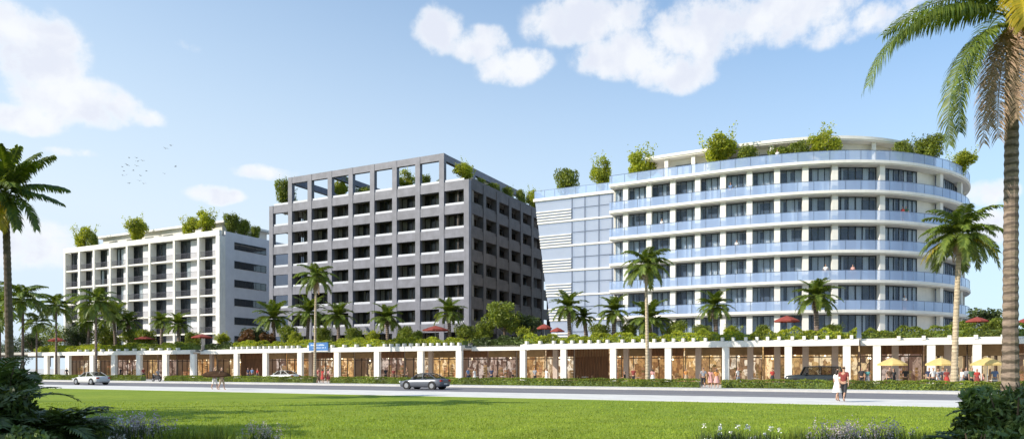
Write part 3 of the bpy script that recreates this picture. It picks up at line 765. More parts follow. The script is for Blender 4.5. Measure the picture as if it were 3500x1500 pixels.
# inside
XW0, XW1 = PX[1] + .4, XR - 2.2
rgw = random.Random(9)
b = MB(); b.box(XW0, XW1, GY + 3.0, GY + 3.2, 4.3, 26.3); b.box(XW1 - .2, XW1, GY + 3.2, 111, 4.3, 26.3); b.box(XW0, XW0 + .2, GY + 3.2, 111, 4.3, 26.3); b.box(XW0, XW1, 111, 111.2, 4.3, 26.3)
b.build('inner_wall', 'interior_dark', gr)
b = MB()
for z in ZL: b.box(PX[0] + .3, XR - .3, GY + .58, 111, z - .55, z - .25)
b.build('floor_slab', 'recess_beige', gr)
b = MB()
for k in range(1, 10): b.box(PX[k] + .3, PX[k] + .56, GY + .622, GY + 1.7, 4.3, 26.2)
b.build('partition', 'recess_beige', gr)
MB().box(PX[0] + .1, PX[1], GY + 3.4, GY + 3.6, 4.3, 4.4).build('kerb', 'grey_cladding', gr)
MB().box(PX[0], PX[0] + .7, GY + 5.6, GY + 6.3, 4.3, TOPM - .1).build('pier', 'grey_cladding', gr)
WV = [make_window(gr, 3.5, 2.35, 4, rgw, 'frame_bronze', 'glass_dark', 'curtain_warm', .42) for _ in range(6)]
cnt = 0
for j in range(7):
    zf = ZL[j + 1] - .25
    for k in range(1, 9):
        i = (j * 5 + k * 3 + (k * j) % 4) % 6
        o = WV[cnt] if cnt < 6 else copy_tree(WV[i], gr, False); cnt += 1
        place(o, *rel(gr, (PX[k] + PX[k + 1] + PWD) / 2, GY + 1.55, zf))
# right flank
SY_ = [GY + .9 + 3.93 * k for k in range(8)]
MB().box(XR - .5, XR, GY + .622, SY_[0], 4.3, TOPM).build('pier', 'grey_cladding_shade', gr)
for k in range(1, 8): MB().box(XR - .9, XR, SY_[k] - PWD, SY_[k], 4.3, TOPM).build('pier', 'grey_cladding_shade', gr)
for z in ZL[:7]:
    MB().box(XR - .8, XR - .06, SY_[0] + .002, SY_[7] - PWD, z - 1.22, z - .02).build('spandrel', 'grey_cladding_shade', gr)
    MB().box(XR - .26, XR - .16, SY_[0] + .05, SY_[7] - PWD, z - .019, z + .40).build('balcony_panel', 'grey_cladding_shade', gr)
for j in range(7):
    for k in range(6):
        if cnt >= 98: break
        o = copy_tree(WV[(j + k) % 6], gr, False); cnt += 1
        place(o, *rel(gr, XR - 2.1, (SY_[k] + SY_[k + 1] - PWD) / 2, ZL[j + 1] - .25), R(90))
MB().box(PX[0] + .3, XR - .3, GY + .82, 111, 26.3, 26.75).build('roof', 'terrace_paving', gr)

# ------------------------------------------------------------------ 3. white slab block on the left
lf = empty('hotel', (-120, 95, Z0 - .3), 'white slab hotel with upright fins and dark recessed balconies, left of the grey block', 'building')
LY = 86.0; LXS = [-142.2, -137.6, -133.1, -128.3, -123.4, -117.1, -110.6, -104.4, -98.95]; LT = 25.1
LZ = [LT - .9 - 3.27 * k for k in range(7)]; FW = .5
def lz(k): return 24.0 - 3.25 * k                       # ceiling lines
for i, x in enumerate(LXS):
    w = FW if i < 8 else -.9
    x0, x1 = (x, x + w) if w > 0 else (x + w, x)
    MB().box(x0, x1, LY, LY + 1.25, 4.3, LT - .9).build('fin', 'white_render', lf)
MB().box(LXS[0] - .05, LXS[-1] + .02, LY - .05, LY + .5, LT - .899, LT).build('parapet', 'white_render', lf)
b = MB()
for k in range(1, 7):
    for i in range(8):
        x0 = LXS[i] + FW + .002; x1 = LXS[i + 1] - (.002 if i < 7 else .902); b.box(x0, x1, LY + .12, LY + 1.25, lz(k) - .28, lz(k))
b.build('balcony_slab', 'white_render', lf)
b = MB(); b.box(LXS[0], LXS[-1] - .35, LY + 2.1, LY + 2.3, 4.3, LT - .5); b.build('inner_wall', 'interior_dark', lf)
b = MB(); b.box(LXS[-1] - .3, LXS[-1], LY + 1.251, 108, 4.3, LT - .02); b.box(LXS[0], LXS[0] + .3, LY + 1.251, 108, 4.3, LT - .02); b.box(LXS[0] + .3, LXS[-1] - .3, 107.7, 108, 4.3, LT - .02)
b.build('side_wall', 'white_wall_shaded', lf)
MB().box(LXS[0] + .3, LXS[-1] - .3, LY + .5, 107.7, LT - .8, LT - .5).build('roof', 'terrace_paving', lf)
rl = random.Random(21)
for i in range(8):
    x0 = LXS[i] + FW; x1 = LXS[i + 1] - (0 if i < 7 else .9); w = x1 - x0
    ww = w * .44; wx = x0 + ww / 2
    for k in range(6):
        zf = lz(k + 1); h = lz(k) - .28 - zf if k else LT - .95 - zf
        # white back wall left of the window
        MB().box(x0 + ww + .003, x1 - .003, LY + 1.28, LY + 1.5, zf, zf + h).build('wall', 'white_wall_shaded', lf)
        o = make_window(lf, ww, h - .02, 2, rl, 'frame_dark', 'glass_left', 'curtain', .15) if k < 3 else copy_tree(var[k - 3], lf, False)
        if k == 0: var = []
        if k < 3: var.append(o)
        place(o, *rel(lf, wx, LY + 1.3, zf + .01))
        b = MB(); b.box(x0, x1, LY + .2, LY + .24, zf + .95, zf + 1.0)
        n = int(w / .16)
        for q in range(1, n): b.box(x0 + w * q / n - .01, x0 + w * q / n + .01, LY + .205, LY + .235, zf, zf + .95)
        b.build('railing', 'rail_dark', lf)
for k in range(6):                                       # slot windows on the end wall
    z1 = lz(k) - .55; y0, y1 = 89.2, 96.4
    b = MB(); b.box(LXS[-1] - .1, LXS[-1] + .012, y0, y1, z1 - 1.15, z1); g = b.build('window', 'glass_slot', lf)
    b = MB()
    b.box(LXS[-1], LXS[-1] + .06, y0 - .06, y1 + .06, z1, z1 + .06); b.box(LXS[-1], LXS[-1] + .06, y0 - .06, y1 + .06, z1 - 1.21, z1 - 1.15)
    for q in range(7): y = y0 + (y1 - y0) * q / 6; b.box(LXS[-1] + .013, LXS[-1] + .04, y - .03, y + .03, z1 - 1.15, z1)
    b.build('frame', 'frame_dark', g, off=lf.location)
o = MB().box(-141, -104.2, 91.5, 104, 27.9, 28.25).build('penthouse_roof', 'white_paint', lf)
MB().box(-139.5, -105.5, 92.3, 103, LT - .49, 27.89).build('penthouse_wall', 'soffit', lf)
for q in range(6):
    b = MB(); x = -137.5 + q * 5.4; b.box(x, x + 2.6, 92.22, 92.29, LT - .2, LT + 2.0); b.build('window', 'glass_dark', lf)

# ------------------------------------------------------------------ 4. podium arcade
ar = empty('shopping_arcade', (-45, 74, 0), 'long single storey white colonnade of lit shops with a planted terrace on its roof', 'building')
AX0, AX1 = -128.0, 45.0
AY = 70.0
secs = [('A', -125.5, -86.4, 0), ('A2', -86.3, -78.9, 1.6), ('B', -78.8, -41.8, 0), ('B2', -41.7, -34.4, 2.2), ('C', -34.3, -1.1, 0), ('D', -1.0, 45.0, .9)]
for nm, x0, x1, st in secs:
    top = 4.25 if st == 0 else 4.12; bot = 3.70
    MB().box(x0, x1, AY + st, AY + st + .5, bot, top).build('beam', 'white_paint', ar)
    MB().box(x0 + .02, x1 - .02, AY + st + .502, 81, bot + .2, bot + .35).build('canopy_soffit', 'soffit', ar)
MB().box(AX0 - 40, AX1, 72.9, 125, 4.05, 4.44).build('terrace_deck', 'terrace_paving', ar)
b = MB()
for nm, x0, x1, st in secs: b.box(x0 + .03, x1 - .03, AY + st + .56, AY + st + .9, 4.06, 4.32)
b.build('planter', 'white_paint', ar)
# rafter ends standing above the beam
rf = MB().box(-.13, .13, -.05, .50, 0, .36).local('rafter', 'white_paint', ar); nraf = 0
rr = random.Random(5)
def rafters(x0, x1, dx, st, y=AY):
    global nraf
    x = x0
    while x < x1 and nraf < 98:
        o = rf if nraf == 0 else part_copy(rf, (0, 0, 0)); o.location = rel(ar, x, y + st, 4.252 if st == 0 else 4.122); nraf += 1; x += dx if not callable(dx) else dx()
rafters(-78.3, -66.0, 1.0, 0); rafters(-64.5, -53.6, 1.9, 0); rafters(-52.6, -41.9, .95, 0)
rafters(-33.6, -1.3, lambda: rr.choice((.95, 1.0, 1.6, 1.15)), 0); rafters(2, 16, 1.9, .9)
rafters(-112, -88, 1.9, 0)
cw = .36
def column(x, y, w, d, m='white_paint', z1=3.70): return MB().box(x - w / 2, x + w / 2, y, y + d, 0.01, z1 - .002).build('column', m, ar)
for u in (157, 191, 230, 313, 387, 473, 563, 658): column(at(u, AY + .1), AY + .06, .95, .42)
for u in (806, 905, 1024, 1150, 1287, 1436, 1568): column(at(u, AY + .1), AY + .06, .74, .42)
for u in (1786, 1925, 2095, 2283, 2480, 2694, 2894): column(at(u, AY + .1), AY + .06, .62, .42)
for u in (2997, 3183, 3340, 3520): column(at(u, AY + 1), AY + .96, .62, .46)
for u in (1897, 2139, 2216, 2386, 2564, 2656, 2753, 2854, 720, 1060, 1470, 3060, 3240): column(at(u, 74), 74.0, .55, .4, 'column_inner', 3.88)
# shopfronts: each bay is a room with glazing, mullions, back wall and pendant lamps
bx = [-125.3]; r2 = random.Random(17)
TYPES = ['gold', 'cream', 'amber', 'pink', 'dim', 'wood']
SEQ = {}
xs = -125.3; bays2 = []
seqtypes = ['dim', 'cream', 'gold', 'pink', 'gold', 'pink', 'cream', 'amber', 'gold', 'wood', 'pink', 'amber', 'cream', 'gold', 'dim', 'pink', 'cream', 'gold', 'pink', 'pink', 'amber', 'cream', 'wood', 'amber', 'amber', 'gold', 'cream', 'gold', 'gold', 'dim', 'pink', 'strip', 'strip', 'dim', 'dim', 'cream', 'dim']
edges = [-125.3, -121, -116.5, -112, -107, -102, -97.5, -93, -88.6, -83.5, -78.8, -74.6, -70.3, -66, -62.4, -58, -54.2, -50.3, -46.1, -41.9, -38, -34.2, -30.6, -26.4, -22.2, -18, -14, -10, -6, -1.2, .6, 4.2, 7.6, 11, 15, 20, 26, 33]
YS = 76.6
for i in range(len(edges) - 1):
    x0, x1 = edges[i], edges[i + 1]; ty = seqtypes[i % len(seqtypes)]; w = x1 - x0
    bw = {'gold': 'shop_gold', 'cream': 'shop_cream', 'amber': 'shop_amber', 'pink': 'shop_pink', 'dim': 'shop_dim', 'wood': 'wood_brown', 'strip': 'shop_dim'}[ty]
    b = MB(); b.box(x0 + .1, x1 - .1, YS + .02, YS + .04, .1, 3.88); g = b.build('shopfront', 'glass_shop', ar)
    b = MB(); fz = 2.75
    MB().box(x0 + .1, x1 - .1, YS - .10, YS - .045, 3.02, 3.88).build('fascia_shade_band', 'shop_ceiling' if i % 3 else 'wood_brown', g, off=ar.location)  # dark band added over the glazing, standing in for soffit shade
    b.box(x0 + .1, x1 - .1, YS - .03, YS + .08, fz, fz + .1); n = max(2, int(w / (1.1 if ty != 'dim' else .9)))
    for q in range(n + 1):
        x = x0 + .1 + (w - .2) * q / n; b.box(x - .035, x + .035, YS - .04, YS + .07, .02, 3.88)
    b.build('mullion', 'frame_bronze' if ty != 'cream' else 'frame_dark', g, off=ar.location)
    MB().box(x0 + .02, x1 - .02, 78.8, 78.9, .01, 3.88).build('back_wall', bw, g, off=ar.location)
    MB().box(x0 - .08, x0 + .08, YS - .02, 78.79, .01, 3.88).build('partition', bw if i % 2 else 'column_inner', g, off=ar.location)
    if ty == 'strip':
        b = MB(); q = x0 + .3
        while q < x1 - .2: b.box(q, q + .24, YS - .3, YS - .25, .3, 2.8); q += .5
        b.build('curtain', 'curtain_strip', g, off=ar.location)
        MB().box(x0 + .05, x1 - .05, YS - .35, YS - .2, 2.81, 3.85).build('fascia_shade_band', 'shop_ceiling', g, off=ar.location)
    elif ty != 'wood':
        b = MB()
        for q in range(2): 
            x = x0 + w * (.28 + .42 * q) + r2.uniform(-.5, .5); yy = 77.1 + 1.3 * r2.random(); zz = r2.uniform(2.5, 3.3); b.cyl(x, yy, .085, zz, zz + .15, 8); b.cyl(x, yy, .008, zz + .15, 3.84, 4)
        b.build('pendant_lamp', 'lamp_lit', g, off=ar.location)
        b = MB()
        for q in range(7):
            x = x0 + .3 + (w - .8) * r2.random(); y = 76.9 + r2.random() * 1.4; h = r2.uniform(.5, 2.3); ww = r2.uniform(.2, .6)
            for z in range(int(h / .3)): b.box(x, x + ww * r2.uniform(.7, 1), y, y + .35, .02 + z * .3, .27 + z * .3)
        b.build('shop_fitting', 'goods', g, off=ar.location)
    else:
        b = MB(); q = x0 + .15
        while q < x1 - .2: b.box(q, q + .13, YS - .12, YS - .05, .05, 3.85); q += .19
        b.build('slat', 'wood_brown', g, off=ar.location)
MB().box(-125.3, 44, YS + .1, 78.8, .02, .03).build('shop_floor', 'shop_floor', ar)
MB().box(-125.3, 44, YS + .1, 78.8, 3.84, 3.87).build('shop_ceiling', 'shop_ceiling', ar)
MB().box(34, 45, 71, 80, 0.01, 3.69).build('end_wall', 'white_render', ar)
# blue sign over the beam
sg = empty('sign', (at(1089, 69.8), 69.86, 3.78), 'blue signboard with pale markings hung on the colonnade beam', 'sign')
MB().box(-1.55, 1.55, -.12, 0, .12, 1.15).local('sign_panel', 'sign_blue', sg)
MB().box(-1.55, 1.55, -.14, 0.02, 0.02, .118).local('sign_frame', 'white_paint', sg)
b = MB(); rs = random.Random(2)
for row, (z, h, xa, xb) in enumerate(((.74, .2, -1.25, .95), (.42, .14, -.9, 1.25))):
    x = xa
    while x < xb: w = rs.uniform(.08, .2); b.box(x, x + w, -.128, -.119, z, z + h * rs.uniform(.6, 1)); x += w + rs.choice((.05, .05, .16))
b.local('lettering', 'sign_mark', sg)

# ================================================================== HEDGES
def make_hedge(x0, x1, y0, y1, z0, z1, m, label, dens=330, leaf=.13, bump=.12, group=None, droop=0.0, core='leaf_shadow'):
    root = empty('hedge', ((x0 + x1) / 2, (y0 + y1) / 2, z0), label, 'hedge', group)
    L, D, H = x1 - x0, y1 - y0, z1 - z0
    n = int(dens * L * (D + H)); P = np.empty((n, 3)); P[:, 0] = RNG.uniform(-L / 2, L / 2, n); P[:, 1] = RNG.uniform(-D / 2, D / 2, n); P[:, 2] = RNG.uniform(0.02, H, n)
    face = RNG.uniform(0, 1, n); top = face < D / (D + H)
    lump = 1 + bump * (np.sin(P[:, 0] * 2.3 + 1) + np.sin(P[:, 0] * 5.1) * .6 + np.sin(P[:, 0] * .7) * .8)
    P[top, 2] = H * lump[top] + RNG.normal(size=top.sum()) * .04; P[~top, 1] = -D / 2 + RNG.normal(size=(~top).sum()) * .05
    P[~top, 2] = RNG.uniform(-droop, 1, (~top).sum()) * H * lump[~top]; P[:, 2] = np.where(droop > 0, P[:, 2], np.maximum(P[:, 2], .03))
    quads_obj('foliage', leaf_quads(P, leaf, up=.6), m, root)
    MB().box(-L / 2 + .05, L / 2 - .05, -D / 2 + .07, D / 2 - .05, .0, H * .78).local('branches', core, root)
    return root
HY = 62.5
for u0, u1, lab in ((60, 480, 'low clipped hedge along the far pavement behind the white and dark saloon, far left'),
                    (560, 1070, 'low clipped hedge along the far pavement in front of the white parked car'),
                    (1125, 2390, 'long low clipped hedge behind the silver car, middle of the street'),
                    (2465, 3700, 'low clipped hedge in front of the black off-road car and the yellow parasols')):
    make_hedge(at(u0, HY), at(u1, HY), HY, HY + .9, .02, .66, 'leaf_mid', lab, dens=300, leaf=.14, bump=.05)
for x0, x1, y, m, lab in ((-125, -100, 70.3, 'leaf_bright', 'pale green planting on the colonnade roof, far left end'),
                     (-99.8, -86.6, 70.3, 'leaf_mid', 'roof planting on the colonnade in front of the white slab hotel'),
                     (-86.2, -79.2, 71.9, 'leaf_dark', 'dark trailing hedge over the first recessed bay of the colonnade'),
                     (-78.6, -42.0, 70.3, 'leaf_bright', 'long roof hedge on the colonnade in front of the grey block'),
                     (-41.6, -34.6, 72.0, 'leaf_dark', 'dark trailing hedge over the recessed entrance between the two hotels'),
                     (-34.2, -1.3, 70.3, 'leaf_bright', 'long roof hedge on the colonnade in front of the curved hotel'),
                     (-0.9, 22, 71.3, 'leaf_mid', 'roof hedge over the right end of the colonnade above the yellow parasols')):
    make_hedge(x0, x1, y + .35, y + 1.8, 4.34, 5.08, m, lab, dens=230, leaf=.2, bump=.24, droop=.10)
# flower clumps in the roof planting
def pos_at(u, z): a = (u - 1750) / FPX; return (z * (-SN + a * CS), z * (CS + a * SN))

# ================================================================== SHRUBS on the roofs
protos = [make_shrub(1.5, 3.0, 3800, 'leaf_bright', 31, .19, True), make_shrub(1.3, 3.2, 3600, 'leaf_bright', 32, .18, True),
          make_shrub(1.7, 2.2, 3600, 'leaf_mid', 33, .19, False), make_shrub(1.5, 2.6, 3600, 'leaf_mid', 34, .18, True)]
psize = [(1.6, 3.15), (1.35, 3.35), (1.8, 2.05), (1.6, 2.8)]; pused = [False] * 4
def shrub(i, u, v_top, wpx, Y, z, label, group, x=None):
    x = at(u, Y) if x is None else x
    zc = -SN * x + CS * Y; h = CH + (1257 - v_top) / FPX * zc - z; w = wpx / FPX * zc / 2
    o = protos[i] if not pused[i] else copy_tree(protos[i]); pused[i] = True
    o.location = (x, Y, z); r, hh = psize[i]; o.scale = (w / r * 1.12, w / r * 1.12, max(h, .5) / hh * .97); o.rotation_euler = (0, 0, random.uniform(0, 6.28))
    tag(o, label, 'shrub', group); return o
zr = fl(6) + .02
G = 'roof shrubs on the curved hotel'
for i, u, v, w, Y, lab in ((2, 1936, 582, 95, 88, 'low pale shrub at the left end of the glazed wing roof'), (1, 2058, 528, 80, 88, 'upright feathery shrub alone on the glazed wing roof'),
        (1, 2190, 494, 108, 86.5, 'tall green shrub at the left end of the penthouse'), (0, 2455, 448, 150, 85, 'broad spreading shrub in front of the penthouse canopy'),
        (2, 2545, 505, 110, 85.3, 'low dark shrub just right of the broad spreading roof shrub'), (2, 2665, 508, 100, 85.3, 'low shrub in the middle of the roof railing'), (2, 2740, 488, 110, 85.6, 'low dark shrub leaning on the tallest roof shrub'),
        (1, 2812, 428, 100, 86, 'tallest roof shrub, rising over the penthouse eave'), (2, 3095, 484, 100, 91, 'low dark shrub right of the penthouse eave'),
        (3, 3172, 450, 120, 93, 'large pale open shrub near the right end of the roof'), (0, 3288, 512, 110, 98, 'shrub at the far right tip of the curved roof')):
    shrub(i, u, v, w, Y, zr, lab, G)
G = 'roof shrubs on the grey block'
for i, u, v, w, Y, z, lab in ((3, 975, 600, 80, 88, 26.77, 'pale shrub outside the left post of the rooftop frame'), (1, 1163, 592, 56, 86, 26.77, 'orange tinged shrub in the third opening of the rooftop frame'),
        (2, 1240, 640, 70, 87, 26.77, 'low shrub in the fourth opening of the rooftop frame'), (1, 1388, 575, 70, 87, 26.77, 'upright shrub in the sixth opening of the rooftop frame'),
        (3, 1455, 590, 60, 90, 26.77, 'dark shrub in the seventh opening of the rooftop frame'), (2, 1500, 618, 60, 88, 26.77, 'low shrub at the right post of the rooftop frame')):
    shrub(i, u, v, w, Y, z, lab, G)
for i, Y, v, w, lab in ((0, 85.0, 552, 82, 'yellow green shrub on the front right corner of the grey roof'), (2, 89, 612, 60, 'low shrub second along the shaded roof edge'), (2, 93, 628, 60, 'low shrub third along the shaded roof edge'),
        (3, 98, 632, 50, 'small shrub midway along the shaded roof edge'), (2, 103, 650, 50, 'low shrub fifth along the shaded roof edge'), (0, 107.5, 642, 60, 'yellow green shrub at the far end of the shaded roof edge')):
    x = -50.2 + (.0); shrub(i, 0, v, w, Y, 26.77, lab, G, x=x)
G = 'roof shrubs on the left hotel'
for i, u, v, w, Y, lab in ((0, 285, 768, 92, 88, 'yellow green shrub at the left end of the slab hotel roof'), (2, 320, 800, 60, 88.5, 'small dark shrub touching the leftmost roof shrub'), (0, 467, 738, 94, 88, 'round bright shrub in the middle of the slab hotel roof'),
        (0, 650, 735, 80, 88, 'bright shrub left of the tall one on the slab hotel roof'), (1, 705, 708, 80, 88, 'tall bright shrub near the corner of the slab hotel roof'),
        (3, 795, 722, 70, 91, 'shrub behind the corner of the slab hotel roof'), (2, 830, 752, 60, 93, 'dark low shrub on the end wall roof line'), (3, 872, 765, 40, 97, 'small dark sapling at the far end of the slab hotel roof')):
    shrub(i, u, v, w, Y, 24.7, lab, G)

G = 'shrubs on the terrace between the palms'
for q, (i, u, v, w, Y, lab) in enumerate(((2, 985, 1098, 80, 74, 'shrub right of the date palm between the two left buildings'), (0, 1010, 1112, 60, 73.6, 'pale shrub left of the blue sign'), (3, 1105, 1095, 80, 75, 'shrub behind the blue sign'),
        (2, 1215, 1105, 90, 75, 'low shrub right of the date palm beside the blue sign'), (0, 1270, 1108, 70, 74, 'pale shrub before the fifth bay of the grey block'), (2, 1380, 1100, 90, 75, 'low shrub right of the middle date palm of the grey block'),
        (3, 1425, 1108, 60, 74, 'shrub left of the faded red parasol'), (2, 1590, 1095, 90, 75.5, 'shrub at the front corner of the grey block'), (3, 1655, 1075, 90, 76, 'tall shrub left of the leafy dark tree'),
        (0, 1790, 1098, 60, 73.4, 'pale shrub under the leafy dark tree'), (2, 2050, 1092, 90, 75, 'shrub between the two date palms of the glazed wing'), (3, 2150, 1085, 90, 76, 'shrub left of the wide dry date palm'),
        (2, 2310, 1082, 100, 76, 'dark shrub right of the wide dry date palm'), (2, 2400, 1095, 80, 74.5, 'low shrub left of the date palm before the middle columns'), (0, 2505, 1092, 80, 74, 'pale shrub right of the date palm before the middle columns'),
        (2, 2600, 1095, 80, 74.5, 'low shrub left of the red parasol on the curved hotel terrace'), (3, 2850, 1085, 80, 75, 'shrub right of the large date palm'), (2, 3290, 1080, 90, 77, 'dark shrub left of the red parasol near the tallest palm'),
        (2, 500, 1112, 100, 74.6, 'shrub under the red parasol before the slab hotel'), (3, 660, 1112, 80, 74.6, 'shrub left of the red parasol before the last slab hotel bay'), (0, 760, 1118, 70, 74.4, 'pale shrub below the corner of the slab hotel'))):
    shrub(i, u, v + 16, w * .95, Y, 4.442, lab, G)

# ================================================================== PALMS
def fset(pref, m, L, ll, lw, nl, seed, spread=((70, -10), (45, -45), (20, -65), (-5, -80)), hang=.55):
    return [frond_mesh('frond', m, L, e0, e1, nl, ll, hang, lw, 1.0, seed + i) for i, (e0, e1) in enumerate(spread)]
tall_f = fset('t', 'frond_green', 2.6, .72, .11, 34, 100)
date_f = fset('d', 'frond_green', 1.95, .5, .10, 28, 200, ((80, 15), (55, -20), (28, -50), (0, -70)), .3)
dry_f = frond_mesh('frond', 'frond_dry', 1.5, -55, -88, 18, .35, .6, .07, 1.0, 77)
gold_f = frond_mesh('frond', 'frond_sunny', 2.4, 10, -75, 24, .55, .6, .08, 1.0, 78)
def palm_crown(root, top, fs, counts, sc, seed, extra=(), zs=0.12):
    g = random.Random(seed); az = g.uniform(0, 6.28)
    for lvl, n in enumerate(counts):
        for k in range(n):
            add_frond(root, fs[lvl], top[2] + zs * (len(counts) - lvl - 1) * sc, az + 2 * math.pi * k / n + g.uniform(-.25, .25) + lvl * .5, top[0], top[1], sc * g.uniform(.85, 1.12), g.uniform(-.25, .25))
    for me, n, s in extra:
        for k in range(n): add_frond(root, me, top[2] - .1, g.uniform(0, 6.28), top[0], top[1], s * g.uniform(.8, 1.1))
def street_palm(u, v_crown, wpx, Y, z0, label, tr='trunk_grey', r=.16, seed=1, counts=(6, 8, 9, 7), extra=(), group=None, lean=(0, 0)):
    x = at(u, Y); zc = -SN * x + CS * Y; h = CH + (1257 - v_crown) / FPX * zc - z0; sc = wpx / FPX * zc / 2 / 2.3
    root = empty('palm_tree', (x, Y, z0), label, 'palm tree', group)
    top = palm_trunk(root, h, r * 1.15, r * .8, tr, lean)
    palm_crown(root, top, tall_f, counts, sc, seed, extra); return root
GP = 'palms standing along the street'
street_palm(1076, 955, 135, 63.4, 0, 'slender palm in front of the grey block and the blue sign', 'trunk_pale', .14, 11, (5, 7, 8, 6), ((dry_f, 4, 1),), GP, (.2, 0))
street_palm(2213, 915, 170, 63.4, 0, 'tall slender palm in front of the left side of the curved hotel', 'trunk_pale', .15, 12, (6, 8, 9, 7), ((dry_f, 4, 1),), GP, (-.15, 0))
street_palm(3262, 820, 262, 63.4, 0, 'tallest street palm, pale trunk and drooping crown, right end of the curved hotel', 'trunk_pale', .20, 14, (6, 9, 10, 10), ((gold_f, 3, 1.3), (dry_f, 3, 1.2)), GP, (.35, 0))
street_palm(328, 1040, 150, 61.8, 0, 'grey trunked palm before the left half of the slab hotel', 'trunk_grey', .15, 15, (5, 8, 8, 7), (), GP)
street_palm(192, 1050, 135, 66, 0, 'palm by the far left end of the slab hotel', 'trunk_grey', .15, 16, (5, 8, 8, 7), (), GP)
street_palm(78, 1030, 170, 60, 0, 'bushy crowned palm just right of the big left foreground palm', 'trunk_dark', .18, 17, (5, 7, 8, 6), (), GP)
street_palm(125, 1110, 120, 62, 0, 'short thin palm at the far left end of the colonnade', 'trunk_grey', .12, 18, (3, 5, 5, 4), (), GP)
street_palm(0, 1060, 200, 66, 0, 'palm half hidden behind the big left foreground palm', 'trunk_dark', .16, 19, (4, 6, 6, 4), (), GP)
def date_palm(u, v_crown, wpx, Y, label, seed, counts=(6, 9, 10, 8), z0=4.44, dry=7, group='palms on the terrace'):
    x = at(u, Y); zc = -SN * x + CS * Y; h = max(.5, CH + (1257 - v_crown) / FPX * zc - z0); sc = wpx / FPX * zc / 2 / 1.75
    root = empty('palm_tree', (x, Y, z0), label, 'palm tree', group)
    gg = random.Random(seed * 7); k_ = gg.uniform(.88, 1.08); sc *= gg.uniform(.92, 1.12)
    top = palm_trunk(root, h * k_ * .94, .24, .2, 'trunk_grey', (gg.uniform(-.35, .35), gg.uniform(-.2, .2)), 14)
    palm_crown(root, top, date_f, counts, sc, seed, ((dry_f, dry, .7),), .06); return root
for k, (u, v, w, Y, lab) in enumerate(((395, 1080, 120, 75, 'date palm on the terrace left of the slab hotel middle'), (300, 1095, 110, 75, 'date palm on the terrace below the left windows of the slab hotel'), (440, 1105, 90, 76, 'small date palm in front of the fifth bay of the slab hotel'),
        (552, 1100, 85, 75, 'left one of two date palms before the right bays of the slab hotel'), (612, 1098, 100, 75, 'right one of two date palms before the right bays of the slab hotel'),
        (938, 1085, 120, 75, 'date palm between slab hotel and grey block'), (1050, 1075, 125, 76, 'dark date palm behind the slender street palm of the grey block'), (1157, 1082, 110, 75, 'date palm right of the blue sign'),
        (1325, 1085, 115, 75, 'date palm at the foot of the middle of the grey block'), (1537, 1065, 115, 75, 'date palm beside the red umbrella near the grey corner'),
        (1948, 1055, 120, 75, 'date palm at the foot of the glazed wing, leftmost'), (2005, 1085, 80, 77, 'dark small date palm between two brighter ones below the glazed wing'), (2098, 1050, 135, 75, 'date palm below the right edge of the glazed wing'),
        (2225, 1085, 160, 76, 'wide dry date palm behind the tall slender palm'), (2448, 1045, 140, 75, 'date palm before the middle columns of the curved hotel'), (2792, 1010, 170, 75, 'large date palm right of the red umbrella on the curved hotel terrace'))):
    date_palm(u, v, w, Y, lab, 300 + k)
GT = None
def tree(r, h, n, m, seed, u, Y, z, label, leaf=.28, x=None):
    o = make_tree(r, h, n, m, seed, leaf); o.location = (at(u, Y) if x is None else x, Y, z); tag(o, label, 'tree'); return o
tree(2.6, 5.2, 5200, 'leaf_mid', 51, 1722, 76, 4.44, 'leafy dark green tree before the shaded flank of the grey block')
tree(2.2, 3.6, 3800, 'leaf_dark', 52, 1800, 78, 4.44, 'low dark tree right of the leafy tree, beside the orange umbrella')
tree(2.2, 3.4, 3600, 'leaf_dark', 53, 860, 77, 4.44, 'dark tree before the end wall of the slab hotel')
tree(1.7, 2.7, 2600, 'leaf_red', 54, 842, 74, 4.44, 'reddish shrub like tree below the end wall of the slab hotel')
tree(1.4, 2.2, 2000, 'leaf_red', 55, 915, 73.6, 4.44, 'reddish bush like tree under the date palm between the two buildings')
tree(5.5, 8.0, 7000, 'leaf_dark', 56, 60, 92, 0, 'dark tree mass at the far left behind the colonnade')
tree(4.5, 8.4, 6000, 'leaf_mid', 57, 170, 84, 2, 'green tree left of the slab hotel corner')
tree(4.5, 8.0, 6000, 'leaf_dark', 58, -70, 80, 0, 'dark tree cut by the left edge behind the palms')
tree(3.0, 5.2, 4200, 'leaf_dark', 59, 265, 76, 4.0, 'dark green tree on the terrace before the left bays of the slab hotel')
tree(2.6, 4.4, 3600, 'leaf_mid', 60, 360, 77, 4.2, 'olive green tree on the terrace between the left date palms')
tree(2.6, 4.4, 3600, 'leaf_dark', 63, 110, 76, 3.6, 'dark tree on the terrace at the far left behind the thin palm')
tree(2.2, 3.8, 3200, 'leaf_mid', 64, 455, 76.5, 4.2, 'olive green tree on the terrace between the leftmost and second red parasols')
tree(1.8, 3.0, 2600, 'leaf_dark', 61, 3365, 84, 4.4, 'dark shrubby tree behind the red umbrella at the far right')
tree(1.4, 1.6, 1800, 'leaf_mid', 62, 3420, 76, 4.4, 'small rounded tree on the terrace next to the big right palm')
# trees outside the view that shade the lawn
for k, (x, y, h, r, lab) in enumerate(((-31, 8.5, 9, 4.2, 'shade tree standing on the lawn to the far left'), (-24, 4, 8.6, 4.0, 'shade tree on the lawn left of the path'), (-20, -1.5, 10, 4.5, 'shade tree on the lawn left of the viewer'), (-8.7, 0.6, 14.5, 4.2, 'tall shade tree close on the left of the viewer'))):
    tree(r, h, 5200, 'leaf_dark', 70 + k, 0, y, 0, lab, .4, x=x)
o = empty('palm_tree', (-35.5, 11.5, 0), 'tall palm on the lawn beyond the left edge', 'palm tree'); palm_crown(o, palm_trunk(o, 14, .25, .16, 'trunk_grey'), tall_f, (5, 7, 7, 5), 1.2, 5)

